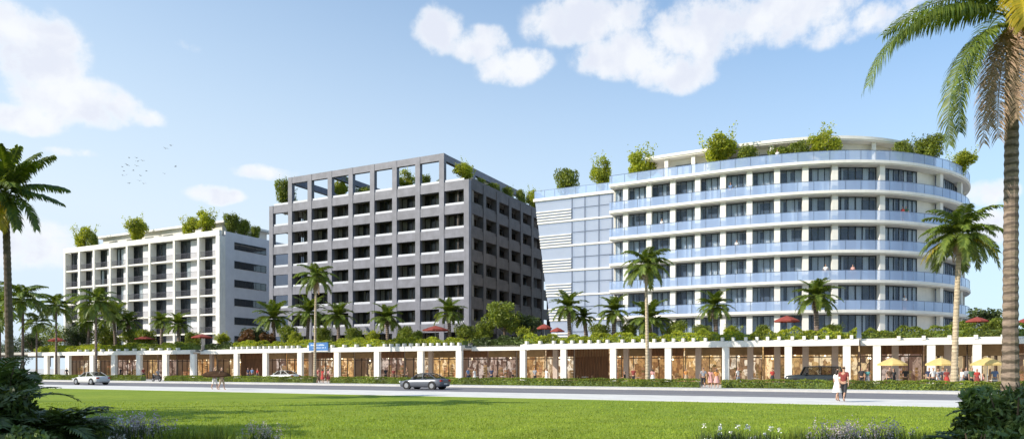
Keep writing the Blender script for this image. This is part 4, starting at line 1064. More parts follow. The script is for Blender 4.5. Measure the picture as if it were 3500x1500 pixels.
# big palm at the right edge
px, py = pos_at(3453, 21.0)
rp = empty('palm_tree', (px, py, 0), 'big coconut palm in the right foreground with ringed trunk and dry hanging fronds', 'palm tree')
top = palm_trunk(rp, 12.0, .205, .165, 'trunk_grey', (.06, .03), 46)
AZL = TH + math.pi                                        # azimuth pointing to the left of the picture
def big(L, e0, e1, ll, hang, azd, seed, m='frond_green', bend=1.0, nl=60, lw=.055, dz=0, dist=0.0, rag=0.0, roll=0.0):
    me = frond_mesh('frond', m, L, e0, e1, nl, ll, hang, lw, bend, seed, .1, rag); a = AZL + R(azd)
    add_frond(rp, me, top[2] + dz, a, top[0] + .1 * math.cos(a), top[1] + .1 * math.sin(a), 1.0, roll)
big(5.6, 14, -72, 1.05, 1.6, 8, 401, dz=-.0, bend=1.1, nl=120, lw=.045)
big(3.2, 22, -42, .9, 1.5, -14, 402, dz=.15, nl=100, lw=.045)
big(3.2, 40, -30, .9, 1.2, 12, 432, dz=.25, nl=90, lw=.045)
big(4.9, 0, -98, .85, 1.0, 16, 403, dz=-.3, bend=.72, nl=120, lw=.05)
big(4.4, 0, -96, .8, .9, 24, 411, dz=-.25, bend=.66, nl=110, lw=.05)
big(2.5, -25, -84, .9, .5, 90, 404, 'frond_sunny', dz=.55, lw=.10, nl=70)
big(2.2, -15, -80, .8, .5, 118, 414, 'frond_sunny', dz=.5, lw=.09)
big(2.2, -10, -80, .8, .5, 62, 434, 'frond_sunny', dz=.5, lw=.09)
for az_, sd, e0, L in ((20, 405, -38, 4.3), (40, 406, -42, 4.2), (62, 407, -45, 3.6), (85, 412, -50, 3.2), (10, 413, -48, 3.6), (115, 415, -50, 3.4), (150, 416, -50, 3.6), (-10, 417, -60, 3.2)):
    big(L * .88, e0, -91, .7, .6, az_, sd, 'frond_dry', dz=-.2, nl=100, lw=.035, bend=.42, rag=.15)
for az_, e0, e1, sd in ((-60, 60, -30, 420), (-110, 40, -50, 421), (-160, 30, -60, 422), (160, 20, -70, 423), (130, 55, -30, 424), (60, 70, 0, 425), (0, 62, -15, 426), (-30, 40, -30, 427), (-140, 10, -80, 428), (175, 60, -10, 429)):
    big(3.3 if az_ in (0, -30, 130) else 4.4, e0, e1, .8, .7, az_, sd)
b = MB(); g = random.Random(4)
for k in range(9):
    a = g.uniform(0, 6.28); r_ = g.uniform(.15, .3); zz = top[2] - g.uniform(.25, .6); s = .13
    vs = []; fs = []
    for i in range(5):
        for j in range(8):
            th = math.pi * i / 4; ph = 2 * math.pi * j / 8; vs.append((top[0] + r_ * math.cos(a) + s * math.sin(th) * math.cos(ph), top[1] + r_ * math.sin(a) + s * math.sin(th) * math.sin(ph), zz + s * 1.2 * math.cos(th)))
    for i in range(4):
        for j in range(8): fs.append((i * 8 + j, (i + 1) * 8 + j, (i + 1) * 8 + (j + 1) % 8, i * 8 + (j + 1) % 8))
    bb = MB(); bb.add(vs, fs); bb.local('coconut', 'frond_sunny', rp, True)

# big palm at the left edge
px, py = pos_at(34, 36.0)
lp = empty('palm_tree', (px, py, 0), 'big palm in the left foreground with a dark trunk and a full crown', 'palm tree')
ltop = palm_trunk(lp, 10.5, .19, .15, 'trunk_dark', (-.25, -.1), 40)
def lbig(L, e0, e1, azd, seed, m='frond_green', ll=.8, hang=.8, bend=1.0, dz=0):
    me = frond_mesh('frond', m, L * .93, e0, e1, 60, ll, hang, .10, bend, seed, .12); a = TH + R(azd); add_frond(lp, me, ltop[2] + dz, a, ltop[0], ltop[1])
for azd, e0, e1, L, sd, m in ((5, 8, -28, 3.0, 501, 'frond_dark'), (-15, -10, -80, 3.1, 502, 'frond_green'), (-30, 50, 5, 3.0, 503, 'frond_green'), (15, 62, 25, 3.2, 504, 'frond_green'), (-60, 70, 20, 3.0, 505, 'frond_green'),
        (60, 75, 40, 3.0, 506, 'frond_green'), (-90, 30, -40, 2.8, 507, 'frond_green'), (-130, 45, -20, 3, 508, 'frond_green'), (180, 40, -30, 3, 509, 'frond_dark'), (150, 10, -50, 3, 510, 'frond_green'), (100, 45, -30, 3, 511, 'frond_dark'),
        (-60, -35, -88, 2.6, 512, 'frond_sunny'), (-95, -40, -88, 2.6, 513, 'frond_sunny'), (-35, -25, -85, 2.7, 514, 'frond_green'), (-150, -20, -80, 2.8, 515, 'frond_green'), (-75, 5, -70, 2.6, 516, 'frond_green'), (40, 35, -10, 3.0, 517, 'frond_dark'), (0, 85, 60, 2.6, 518, 'frond_green'), (-45, 30, -35, 2.6, 519, 'frond_green')):
    lbig(L, e0, e1, azd, sd, m)

# ================================================================== FOREGROUND BUSHES
def make_bush(u, z, r, h, n, label, m='leaf_shadow', leaf=.13, fronds=14, seed=1, fm='frond_dark', fl_=1.3):
    x, y = pos_at(u, z); root = empty('bush', (x, y, 0), label, 'bush')
    P = blob_points(n, crown_blobs(r, h * .42, 16, h * .5, seed)); P[:, 2] = np.maximum(P[:, 2], .03)
    quads_obj('foliage', leaf_quads(P, leaf, asp=.38), m, root)
    g = random.Random(seed)
    b = MB()
    for k in range(7):
        a = g.uniform(0, 6.28); b.tube([(0, 0, 0), (.3 * r * math.cos(a), .3 * r * math.sin(a), h * .5), (.6 * r * math.cos(a), .6 * r * math.sin(a), h * .85)], [.03, .02, .008], 5)
    b.local('stem', 'bark', root)
    for k in range(fronds):
        me = frond_mesh('frond', fm, fl_ * g.uniform(.7, 1.1), g.uniform(35, 75), g.uniform(-40, 0), 22, .30, .25, .05, 1.0, seed * 50 + k)
        add_frond(root, me, h * g.uniform(.3, .62), g.uniform(0, 6.28), g.uniform(-.4, .4) * r, g.uniform(-.4, .4) * r)
    return root
make_bush(-5, 12.5, .72, 2.15, 9000, 'tall dark bush against the left edge of the picture', seed=3)
make_bush(-60, 10.5, .9, 1.5, 6000, 'dark bush cut by the lower left corner', seed=13, m='leaf_dark')
make_bush(185, 10.8, .42, 1.12, 4600, 'spiky dark bush in the lower left beside the lawn', seed=4, fronds=60, fl_=.85)
make_bush(105, 11.6, .5, 1.25, 4000, 'dark bush filling the space behind the spiky one, lower left', seed=24, fronds=20, fl_=.7)
make_bush(95, 10.0, .6, .85, 3000, 'low dark bush in front of the spiky one, lower left', seed=14, fronds=8, fl_=.7)
make_bush(3470, 11.0, .85, 1.5, 9000, 'dense dark bush at the lower right under the big palm', seed=5, fl_=.8)
make_bush(3330, 10.4, .42, .9, 3600, 'small leaning dark bush left of the lower right bush', seed=6, fronds=12, fl_=.55)
make_bush(3560, 12.0, 1.0, 1.7, 6000, 'dark bush behind the lower right bush at the picture edge', seed=7)
def make_clump(kind, seed, h=.7):
    root = empty('flowering_plant' if kind == 'flower' else 'grass_clump', (0, 0, 0)); n = 420; g = RNG
    base = g.normal(size=(n, 3)) * [.22, .22, 0]; az_ = g.uniform(0, 6.28, n); out = g.uniform(.05, .35, n); hh = h * g.uniform(.5, 1.0, n)
    d = np.stack([np.cos(az_), np.sin(az_), np.zeros(n)], 1); w = np.stack([-np.sin(az_), np.cos(az_), np.zeros(n)], 1) * .008
    mid = base + d * out[:, None] * .4; mid[:, 2] = hh * .6; tip = base + d * out[:, None]; tip[:, 2] = hh
    Q = np.concatenate([np.stack([base - w, base + w, mid + w, mid - w], 1), np.stack([mid - w, mid + w, tip + w * .1, tip - w * .1], 1)])
    quads_obj('leaf_blades', Q, 'leaf_dark' if kind != 'grass' else 'leaf_mid', root)
    if kind == 'flower':
        k = 70; T = tip[:k] + [0, 0, .05]; T = np.repeat(T, 12, 0) + g.normal(size=(k * 12, 3)) * [.03, .03, .055]
        quads_obj('blossom', leaf_quads(T, .035, asp=.7), 'flower_pale', root)
    if kind == 'white':
        k = 7; T = tip[:k] + [0, 0, .08]; T = np.repeat(T, 16, 0) + g.normal(size=(k * 16, 3)) * .025
        quads_obj('blossom', leaf_quads(T, .045, asp=.8), 'flower_white', root)
    return root
cl = {k: make_clump(k, 1) for k in ('flower', 'grass', 'white')}; cu = set()
for kind, u, z, s, lab in (('grass', 300, 12, 1.0, 'dark grass clump right of the spiky bush'), ('white', 372, 12.2, 1.0, 'plant with pale blossoms, leftmost at the bottom edge'), ('flower', 430, 12.6, 1.0, 'pinkish flowering grass, left one at the bottom left'),
        ('flower', 492, 12.6, 1.0, 'pinkish flowering grass, right one at the bottom left'), ('grass', 560, 12.0, .95, 'brown green grass clump at the bottom, after the pink flowers'), ('grass', 640, 12.6, .9, 'green grass clump at the bottom, left of centre'),
        ('grass', 735, 12.4, .95, 'taller grass clump alone on the bottom edge'), ('flower', 890, 13.4, .75, 'small faint flowering grass at the bottom edge, near the middle left'), ('white', 2440, 13.2, .75, 'white flowers at the bottom edge, left of three'),
        ('white', 2512, 13.4, .75, 'white flowers at the bottom edge, middle of three'), ('white', 2612, 13.0, .76, 'white flowers at the bottom edge, right of three'), ('flower', 2840, 12.6, .84, 'pale feathery flowering grass at the bottom, left of the pink group'),
        ('flower', 2915, 12.4, .86, 'pale feathery flowering grass in the middle of the pink group'), ('flower', 3020, 12.6, .88, 'tall pale flowering grass at the bottom right'), ('grass', 3120, 12.2, .88, 'green grass clump before the dark lower right bush'),
        ('grass', 3215, 11.6, .9, 'dark grass clump touching the lower right bush'), ('grass', 2720, 13.2, .8, 'low green grass clump right of the white flowers')):
    o = cl[kind] if kind not in cu else copy_tree(cl[kind]); cu.add(kind); x, y = pos_at(u, z); o.location = (x, y, 0); o.scale = (s * 1.0, s * 1.0, s * 1.12); o.rotation_euler = (0, 0, u * .37)
    tag(o, lab, 'plant', 'plants along the lower edge')

# short grass blades standing in the near part of the lawn
n = 90000; uu = RNG.uniform(-150, 3650, n); zz = 1.7 * FPX / RNG.uniform(115, 300, n); aa = (uu - 1750) / FPX
X = zz * (-SN + aa * CS); Yy = zz * (CS + aa * SN); kp = Yy < 36.2; n = int(kp.sum()); X, Yy, zz = X[kp], Yy[kp], zz[kp]; B0 = np.stack([X, Yy, np.zeros(n)], 1); ph = RNG.uniform(0, 6.28, n)
wv = np.stack([np.cos(ph), np.sin(ph), np.zeros(n)], 1) * (.006 + .0003 * zz)[:, None]; tp = B0 + np.stack([RNG.normal(0, .02, n), RNG.normal(0, .02, n), RNG.uniform(.02, .06, n)], 1)
tag(quads_obj('grass', np.stack([B0 - wv, B0 + wv, tp + wv * .2, tp - wv * .2], 1), 'grass_blade'), 'short grass blades of the lawn nearest the viewer', 'grass', kind='stuff')

# ================================================================== UMBRELLAS
def make_umbrella(r, h, m, name):
    root = empty(name, (0, 0, 0)); n = 8; vs = [(0, 0, h)]; 
    for rr_, z in ((.5, h - .22), (1.0, h - .52), (1.0, h - .66)):
        for k in range(n): a = 2 * math.pi * k / n; vs.append((r * rr_ * math.cos(a), r * rr_ * math.sin(a), z))
    fs = [(0, 1 + k, 1 + (k + 1) % n) for k in range(n)]
    for i in range(2):
        for k in range(n): fs.append((1 + i * n + k, 1 + (i + 1) * n + k, 1 + (i + 1) * n + (k + 1) % n, 1 + i * n + (k + 1) % n))
    MB().add(vs, fs).local('canopy', m, root)
    MB().cyl(0, 0, .03, 0, h + .08, 8).local('pole', 'metal_pole', root)
    b = MB()
    for k in range(n): a = 2 * math.pi * k / n; b.tube([(0, 0, h - .04), (r * .98 * math.cos(a), r * .98 * math.sin(a), h - .55)], .012, 4)
    b.local('ribs', 'metal_pole', root)
    MB().cyl(0, 0, .28, 0, .08, 14).local('base', 'kerb', root); return root
ru = make_umbrella(1.5, 2.5, 'red_fabric', 'parasol'); used = False
for u, w, v, Y, lab in ((195, 70, 1152, 75, 'red parasol on the terrace at the far left'), (497, 80, 1146, 74, 'red parasol before the middle of the slab hotel'), (690, 84, 1140, 74, 'red parasol before the last bay of the slab hotel'), (1488, 110, 1112, 73.6, 'faded red parasol beside the date palm at the grey corner'),
        (1861, 66, 1106, 73.8, 'bright orange red parasol between the grey block and the glazed wing'), (2690, 105, 1078, 73.8, 'red parasol before the middle of the curved hotel'), (3340, 86, 1082, 74, 'red parasol just right of the tallest street palm'),
        (3422, 60, 1088, 78, 'small red parasol left of the big right palm'), (3505, 70, 1086, 78, 'red parasol at the right edge of the picture'), (2290, 60, 1125, 77, 'dark red parasol behind the wide dry date palm'), (1905, 60, 1118, 78, 'dull red parasol behind the bright one by the glazed wing')):
    o = ru if not used else copy_tree(ru); used = True; x = at(u, Y); zc = -SN * x + CS * Y; h = CH + (1257 - v) / FPX * zc - 4.44; s = w / FPX * zc / 2 / 1.5 * .82
    o.location = (x, Y, 4.442); o.scale = (s, s, h / 2.5); o.rotation_euler = (0, 0, u * .1); tag(o, lab, 'parasol', 'red parasols on the terrace')
yu = make_umbrella(1.3, 2.55, 'yellow_fabric', 'parasol'); used = False
for u, v, w, lab in ((3050, 1222, 92, 'yellow parasol before the striped curtains, leftmost of three'), (3215, 1222, 92, 'yellow parasol behind the pale palm trunk, middle of three'), (3375, 1220, 100, 'yellow parasol next to the big right palm, rightmost of three')):
    o = yu if not used else copy_tree(yu); used = True; Y = 67.2; x = at(u, Y); zc = -SN * x + CS * Y; s = w / FPX * zc / 2 / 1.3
    o.location = (x, Y, .016); o.scale = (s, s, 1); tag(o, lab, 'parasol', 'yellow parasols on the plaza')

# ================================================================== CAFE TABLES AND CHAIRS
ct = empty('cafe_table', (0, 0, 0)); MB().cyl(0, 0, .38, .72, .75, 16).local('tabletop', 'white_paint', ct); MB().cyl(0, 0, .035, .03, .72, 8).local('pedestal', 'rail_dark', ct); MB().cyl(0, 0, .24, 0, .03, 14).local('foot', 'rail_dark', ct)
cc = empty('cafe_chair', (0, 0, 0)); MB().box(-.22, .22, -.22, .22, .43, .47).local('seat', 'wood_chair', cc); MB().box(-.21, .21, .19, .22, .55, .9).local('backrest', 'wood_chair', cc)
for sx in (-.2, .2):
    for sy in (-.2, .2): MB().box(sx - .015, sx + .015, sy - .015, sy + .015, 0, .43 if sy < 0 else .9).local('leg', 'wood_chair', cc)
spots = [(3050, 67.2, 'under the leftmost yellow parasol'), (3215, 67.2, 'under the middle yellow parasol'), (3375, 67.2, 'under the rightmost yellow parasol'), (1630, 71.5, 'in the recessed entrance, left side'), (1720, 71.5, 'in the recessed entrance, right side'),
         (2000, 72.5, 'behind the second column of the right colonnade'), (2180, 72.5, 'between the third and fourth columns of the right colonnade'), (2580, 72.5, 'behind the fifth column of the right colonnade'), (1360, 72.5, 'in the bay right of the golden shop'), (430, 72.5, 'in the left colonnade before the golden shop'), (2950, 71.8, 'just right of the last thick column')]
n = 0
for q, (u, Y, lab) in enumerate(spots):
    x = at(u, Y); o = ct if q == 0 else copy_tree(ct); o.location = (x + .35 * (q < 3), Y, .032 if Y > 80 else .016); tag(o, 'round white cafe table ' + lab, 'table', 'cafe tables')
    for s in (-1, 1):
        c = cc if n == 0 else copy_tree(cc); n += 1; c.location = (x + .35 * (q < 3) + s * .62, Y + .05 * s, .016); c.rotation_euler = (0, 0, -s * R(90)); tag(c, 'cafe chair on the %s, %s' % ('right' if s > 0 else 'left', lab), 'chair', 'cafe chairs')

# ================================================================== CARS
def loft(st, closed=True):
    b = MB(); n = len(st[0]); vs = [p for s in st for p in s]; fs = []
    for i in range(len(st) - 1):
        for k in range(n): fs.append((i * n + k, i * n + (k + 1) % n, (i + 1) * n + (k + 1) % n, (i + 1) * n + k))
    fs += [tuple(range(n - 1, -1, -1)), tuple(range((len(st) - 1) * n, len(st) * n))]
    b.add(vs, fs); return b
def make_car(L, Wd, H, kind, paint):
    """nose towards -x"""
    root = empty('parked_car' if kind != 'saloon' else 'car', (0, 0, 0)); hw = Wd / 2; wr = .33 if kind != 'suv' else .38
    if kind == 'saloon':   # (x, z bottom, z belt, half width)
        S = [(-.5, .34, .58, .78), (-.485, .26, .66, .88), (-.43, .22, .74, .95), (-.30, .20, .84, 1), (-.18, .20, .90, 1), (0, .20, .92, 1), (.22, .20, .94, 1), (.36, .22, .95, .98), (.46, .26, .92, .92), (.49, .32, .84, .86), (.5, .40, .70, .8)]
        Gs = [(-.22, .90, .03), (-.06, .92, .96), (.06, .92, 1.0), (.18, .93, .96), (.38, .95, .05)]
    else:
        S = [(-.5, .42, .80, .86), (-.49, .38, .98, .93), (-.44, .36, 1.05, .98), (-.28, .34, 1.10, 1), (0, .34, 1.10, 1), (.3, .34, 1.10, 1), (.45, .36, 1.10, .98), (.49, .40, 1.05, .95), (.5, .46, .9, .9)]
        Gs = [(-.24, 1.09, .03), (-.17, 1.10, .97), (.1, 1.10, 1.0), (.42, 1.10, .97), (.475, 1.09, .08)]
    k = H / (1.45 if kind == 'saloon' else 1.85)
    st = []
    for x, z0, z1, w in S:
        z0 *= k; z1 *= k; h = z1 - z0; W_ = hw * w
        st.append([(x * L, -W_ * .9, z0), (x * L, -W_ * .99, z0 + h * .2), (x * L, -W_, z0 + h * .5), (x * L, -W_ * .97, z0 + h * .82), (x * L, -W_ * .88, z1), (x * L, 0, z1 + .03),
                   (x * L, W_ * .88, z1), (x * L, W_ * .97, z0 + h * .82), (x * L, W_, z0 + h * .5), (x * L, W_ * .99, z0 + h * .2), (x * L, W_ * .9, z0)])
    loft(st).local('body', paint, root, True)
    st = []; top = []
    for x, zb, f in Gs:
        zb *= k; zt = zb + (H - .05 - zb) * f; wb, wt = hw * .87, hw * (.87 - .17 * f)
        st.append([(x * L, -wb, zb - .02), (x * L, -wt, zt), (x * L, -wt * .6, zt + .03 * f), (x * L, wt * .6, zt + .03 * f), (x * L, wt, zt), (x * L, wb, zb - .02)]); top.append((x * L, wt, zt))
    loft(st).local('windows', 'glass_car', root)
    b = MB()                                                            # roof skin and pillars
    t = top[1:-1]; vs = []; fs = []
    for x, w, z in t: vs += [(x, -w * 1.01, z - .03), (x, -w * .6, z + .045), (x, w * .6, z + .045), (x, w * 1.01, z - .03)]
    for i in range(len(t) - 1):
        for q in range(3): fs.append((i * 4 + q, i * 4 + q + 1, (i + 1) * 4 + q + 1, (i + 1) * 4 + q))
    b.add(vs, fs); b.local('roof', paint, root, True)
    b = MB()
    for s in (-1, 1):
        for i0, i1 in ((0, 1), (3, 4)):
            a, c = top[i0], top[i1]
            za = Gs[i0][1] * k if i0 == 0 else c[2]; 
            p = [(top[i0][0], s * hw * .86, Gs[i0][1] * k), (top[i1][0], s * (top[i1][1] + .005), top[i1][2])] if i0 == 0 else [(top[3][0], s * (top[3][1] + .005), top[3][2]), (top[4][0], s * hw * .86, Gs[4][1] * k)]
            b.tube(p, .035, 5)
        xm = top[2][0]; b.tube([(xm, s * hw * .885, Gs[2][1] * k - .02), (xm, s * (top[2][1] + .012), top[2][2])], .03, 5)
    b.local('pillars', paint, root)
    ax = .31 * L
    for x in (-ax, ax * .97):
        for s in (-1, 1):
            y = s * (hw - .11)
            MB().tube([(x, s * (hw - .26), wr + .03), (x, s * (hw + .006), wr + .03)], wr * 1.16, 20).local('wheel_arch', 'tyre', root)
            b = MB(); b.tube([(x, y - .1, wr), (x, y - .095, wr), (x, y + .115 + .012, wr), (x, y + .118 + .012, wr)], [wr * .9, wr, wr, wr * .9], 22); wl = b.local('wheel', 'tyre', root)
            b = MB(); b.tube([(x, s * (hw + .012), wr), (x, s * (hw + .028), wr)], [wr * .64, wr * .58], 16); b.local('rim', 'rim', wl)
    for s in (-1, 1):
        zb = S[1][2] * k; z_ = (.60 if kind == 'saloon' else .88) * k
        MB().box(-L * .5 - .004, -L * .475, s * hw * .72 - .17, s * hw * .72 + .17, z_, z_ + .12).local('headlight', 'headlight', root)
        z_ = (.70 if kind == 'saloon' else .86) * k
        MB().box(L * .48, L * .5 + .012, s * hw * .72 - .15, s * hw * .72 + .15, z_, z_ + .14).local('taillight', 'taillight', root)
        MB().box(-L * .17, -L * .13, s * (hw + .02) - .07, s * (hw + .02) + .07, (.95 if kind == 'saloon' else 1.15) * k, (.95 if kind == 'saloon' else 1.15) * k + .11).local('mirror', paint, root)
    MB().box(-L * .505, -L * .49, -hw * .6, hw * .6, S[0][1] * k - .02, S[0][1] * k + .12).local('grille', 'tyre', root)
    MB().box(L * .5, L * .5 + .02, -.24, .24, S[-1][1] * k + .05, S[-1][1] * k + .16).local('number_plate', 'plate', root)
    b = MB()
    for xx in (-.05, .12): 
        for s in (-1, 1): b.box(xx * L + .1, xx * L + .22, s * (hw + .0) - .02, s * (hw + .0) + .02, (.82 if kind == 'saloon' else .98) * k, (.82 if kind == 'saloon' else .98) * k + .025)
    b.local('door_handles', 'rail_dark', root)
    if kind == 'suv':
        b = MB()
        for s in (-1, 1): b.tube([(-.12 * L, s * hw * .62, H + .02), (.4 * L, s * hw * .62, H + .02)], .02, 5)
        b.local('roof_rail', 'rail_dark', root)
        MB().tube([(L * .5, 0, 1.0), (L * .5 + .2, 0, 1.0)], .33, 18).local('spare_wheel', 'tyre', root)
    return root
c = make_car(4.2, 1.75, 1.42, 'saloon', 'car_silver'); Y = 51.5; c.location = (at(1452, Y), Y, -.12); tag(c, 'dark silver saloon car driving left on the road in front of the grey block', 'car')
c = make_car(4.3, 1.78, 1.42, 'saloon', 'car_white'); Y = 49.5; c.location = (at(312, Y), Y, -.12); tag(c, 'white saloon with a shaded tail on the road at the far left', 'car')
c = make_car(4.3, 1.78, 1.40, 'saloon', 'car_white'); c.name = 'parked_car'; Y = 66.2; c.location = (at(968, Y), Y, .016); tag(c, 'white car parked behind the hedge before the second column of the middle colonnade', 'car')
c = make_car(4.7, 1.9, 1.85, 'suv', 'car_black'); Y = 66.2; c.location = (at(2785, Y), Y, .016); tag(c, 'black boxy off-road car behind the hedge near the walking couple', 'car')

# scooter
sc_ = empty('scooter', (at(535, 60.2), 60.2, .02), 'dark motor scooter ridden along the far pavement at the left', 'scooter', rz=R(180))
for x in (-.62, .62):
    w = MB().tube([(x, -.05, .24), (x, .05, .24)], .24, 16).local('wheel', 'tyre', sc_); MB().tube([(x, -.055, .24), (x, .055, .24)], .12, 10).local('rim', 'rim', w)
MB().tube([(.62, 0, .24), (.5, 0, .6), (.42, 0, 1.0)], [.05, .05, .03], 8).local('fork', 'metal_pole', sc_)
loft([[(x, -w, z0), (x, -w, z1), (x, w, z1), (x, w, z0)] for x, w, z0, z1 in ((-.75, .1, .45, .62), (-.45, .17, .3, .72), (-.05, .17, .25, .70), (.1, .15, .22, .34), (.4, .18, .22, .36), (.5, .16, .3, .85))]).local('body', 'cloth_dark', sc_)
MB().box(-.6, .02, -.13, .13, .721, .79).local('seat', 'tyre', sc_); MB().tube([(.40, -.32, 1.0), (.42, 0, 1.03), (.40, .32, 1.0)], .016, 6).local('handlebar', 'rail_dark', sc_)
MB().box(.5, .56, -.07, .07, .82, .92).local('headlight', 'headlight', sc_)

# ================================================================== PEOPLE
def face_deg(d): return TH + R(d)      # 0 = faces the viewer
def P_(pose, u, Y, rz, top, bot, lab, z=None, hair='hair_dark', sc=1.0, group=None):
    person(pose, at(u, Y), Y, {True: .014, False: .02}[Y > 62.2 or Y < 44] if z is None else z, R(rz), top, bot, lab, hair, group, sc)
P_('walk_f', 2862, 39.6, 150, 'white', 'white', 'woman in a white dress walking on the near pavement beside a man in red', hair='hair_dark', sc=1.0, z=.01)
P_('walk_m', 2884, 39.4, 165, 'maroon', 'dark', 'man in a dark red shirt and black trousers walking on the near pavement', sc=1.03, z=.01)
P_('walk_m', 2404, 60.6, 200, 'grey', 'dark', 'man in a grey shirt walking in front of the hedge with two women in pink', sc=1.0)
P_('walk_f', 2428, 60.9, 195, 'pink', 'pink', 'woman in pink between the man in grey and another woman in pink', hair='hair_fair')
P_('walk_f', 2449, 60.4, 205, 'orange', 'pink', 'woman in a pale orange top and pink skirt, right of the group before the hedge')
P_('walk_m', 1088, 60.2, 170, 'maroon', 'brown', 'person in dark red by the slender palm trunk under the blue sign')
P_('walk_f', 1103, 59.9, 180, 'red', 'red', 'woman in a red dress in the middle of the group under the blue sign')
P_('walk_f', 1122, 60.3, 170, 'pink', 'maroon', 'woman in pink top and dark skirt, right of the group under the blue sign')
P_('hold', 733, 39.2, 100, 'white', 'white', 'person in white holding the left end of a long brown surfboard', z=.01)
P_('hold', 757, 39.2, 100, 'brown', 'tan', 'person in brown holding the right end of a long brown surfboard', z=.01)
sb = empty('surfboard', (at(733, 38.9), 38.9, 1.24), 'long dark brown surfboard with drooping ends carried by two people', 'surfboard')
loft([[(x, -w, z - .03), (x, -w * .6, z + .03), (x, w * .6, z + .03), (x, w, z - .03)] for x, w, z in ((-1.3, .02, -.16), (-1.0, .16, -.08), (-.5, .26, .0), (0, .29, .04), (.5, .27, .04), (.95, .2, -.05), (1.2, .1, -.15), (1.3, .02, -.26))]).local('board', 'board_brown', sb, True)
sb.rotation_euler = (R(62), 0, R(12))
b = MB(); b.add([(.9, -.01, -.05), (1.15, -.01, -.12), (1.2, -.01, -.36), (1.05, -.01, -.3), (.9, .01, -.05), (1.15, .01, -.12), (1.2, .01, -.36), (1.05, .01, -.3)], [(0, 1, 2, 3), (7, 6, 5, 4), (0, 4, 5, 1), (1, 5, 6, 2), (2, 6, 7, 3), (3, 7, 4, 0)]); b.local('fin', 'cloth_dark', sb)
person('sit_m', at(535, 60.2) + .25, 60.2, .30, R(90) + R(180), 'grey', 'dark', 'rider in a grey shirt sitting on the dark scooter')
GA = 'people in the arcade'
for pose, u, Y, rz, t, bt, lab in (('walk_f', 2231, 68, 200, 'pink', 'white', 'woman in pink and white walking behind the slender palm, right colonnade'), ('stand_f', 2345, 70.8, 30, 'orange', 'tan', 'woman in orange standing before the golden shop in the right colonnade'),
        ('walk_m', 2522, 69.0, 80, 'white', 'grey', 'person in white and grey right of the fifth column of the right colonnade'), ('stand_m', 2165, 70.6, 0, 'maroon', 'dark', 'man in dark red standing between the third and fourth columns'), ('sit_m', 2135, 72.5, -90, 'dark', 'dark', 'dark clothed man sitting left in the third bay of the right colonnade'),
        ('stand_f', 2640, 70.8, 20, 'red', 'dark', 'woman in red standing before the gold shop left of the black car'), ('stand_m', 1828, 70.6, 10, 'grey', 'dark', 'man in grey in the first bay of the right colonnade, left one'), ('stand_f', 1868, 70.9, -20, 'white', 'white', 'woman in white in the first bay of the right colonnade, right one'),
        ('walk_f', 1622, 68.6, 90, 'white', 'white', 'woman in white walking at the left of the recessed entrance'), ('walk_m', 1600, 69, 90, 'blue', 'navy', 'man in blue walking behind the woman in white at the recessed entrance'), ('stand_m', 1680, 70.6, 0, 'navy', 'navy', 'man in navy at the middle of the recessed entrance'),
        ('sit_f', 1752, 72, 90, 'dark', 'dark', 'dark clothed woman seated at the right of the recessed entrance'), ('stand_m', 1318, 71, 0, 'dark', 'dark', 'dark clothed man in the bay right of the golden shop, left'), ('stand_f', 1345, 71, 30, 'maroon', 'brown', 'woman in dark red and brown in the bay right of the golden shop'),
        ('stand_m', 1390, 71, -30, 'brown', 'dark', 'man in brown before the yellow glazing'), ('stand_m', 848, 70.8, 0, 'navy', 'navy', 'man in navy in the first bay of the middle colonnade, left'), ('stand_m', 862, 71, 20, 'blue', 'dark', 'man in blue in the first bay of the middle colonnade, middle'),
        ('stand_f', 880, 70.8, 0, 'red', 'dark', 'woman in red in the first bay of the middle colonnade, right'), ('walk_m', 490, 68.5, 90, 'maroon', 'dark', 'person in dark red walking left of the seventh column from the left'), ('stand_m', 412, 71, 0, 'dark', 'dark', 'dark figure before the gold shop in the left colonnade'),
        ('walk_m', 228, 68, 90, 'dark', 'dark', 'dark figure walking by the third column from the left'), ('stand_m', 2945, 70.8, 0, 'dark', 'dark', 'dark haired man in black right of the last thick column'), ('stand_f', 2965, 71.2, 0, 'teal', 'grey', 'woman in teal before the blue lit shop'),
        ('stand_m', 3040, 66, 30, 'brown', 'dark', 'man in brown standing under the leftmost yellow parasol'), ('stand_f', 3054, 66.6, -30, 'dark', 'dark', 'woman in black under the leftmost yellow parasol'), ('stand_m', 3095, 68, 0, 'dark', 'brown', 'man in black right of the leftmost yellow parasol'),
        ('stand_m', 3176, 66, 0, 'navy', 'dark', 'man in navy at the left of the crowd under the middle parasol'), ('walk_m', 3190, 65.6, 40, 'white', 'dark', 'man in a white shirt in the crowd under the middle parasol'), ('stand_f', 3207, 66.2, -20, 'grey', 'white', 'woman in grey and white in the crowd under the middle parasol'),
        ('stand_m', 3222, 66.6, 20, 'grey', 'grey', 'man all in grey in the crowd under the middle parasol'), ('stand_f', 3236, 66, 0, 'maroon', 'red', 'woman in dark red at the right of the crowd under the middle parasol'), ('walk_f', 3288, 66, -60, 'white', 'grey', 'woman in white right of the pale palm trunk'),
        ('stand_m', 3303, 66.6, 0, 'grey', 'dark', 'man in grey between the pale palm trunk and the rightmost parasol'), ('stand_m', 3322, 66.2, 30, 'green', 'dark', 'man in green left of the rightmost parasol'), ('stand_f', 3340, 66, 0, 'red', 'maroon', 'woman in red at the left edge of the rightmost parasol'),
        ('sit_f', 3360, 67.2, -90, 'pink', 'maroon', 'woman in pink sitting under the rightmost parasol'), ('stand_m', 3400, 68.5, 0, 'blue', 'grey', 'man in pale blue under the right side of the rightmost parasol')):
    P_(pose, u, Y, rz + math.degrees(TH) * 0, t, bt, lab, z=.016, group=GA)
GB = 'people on the hotel balconies'
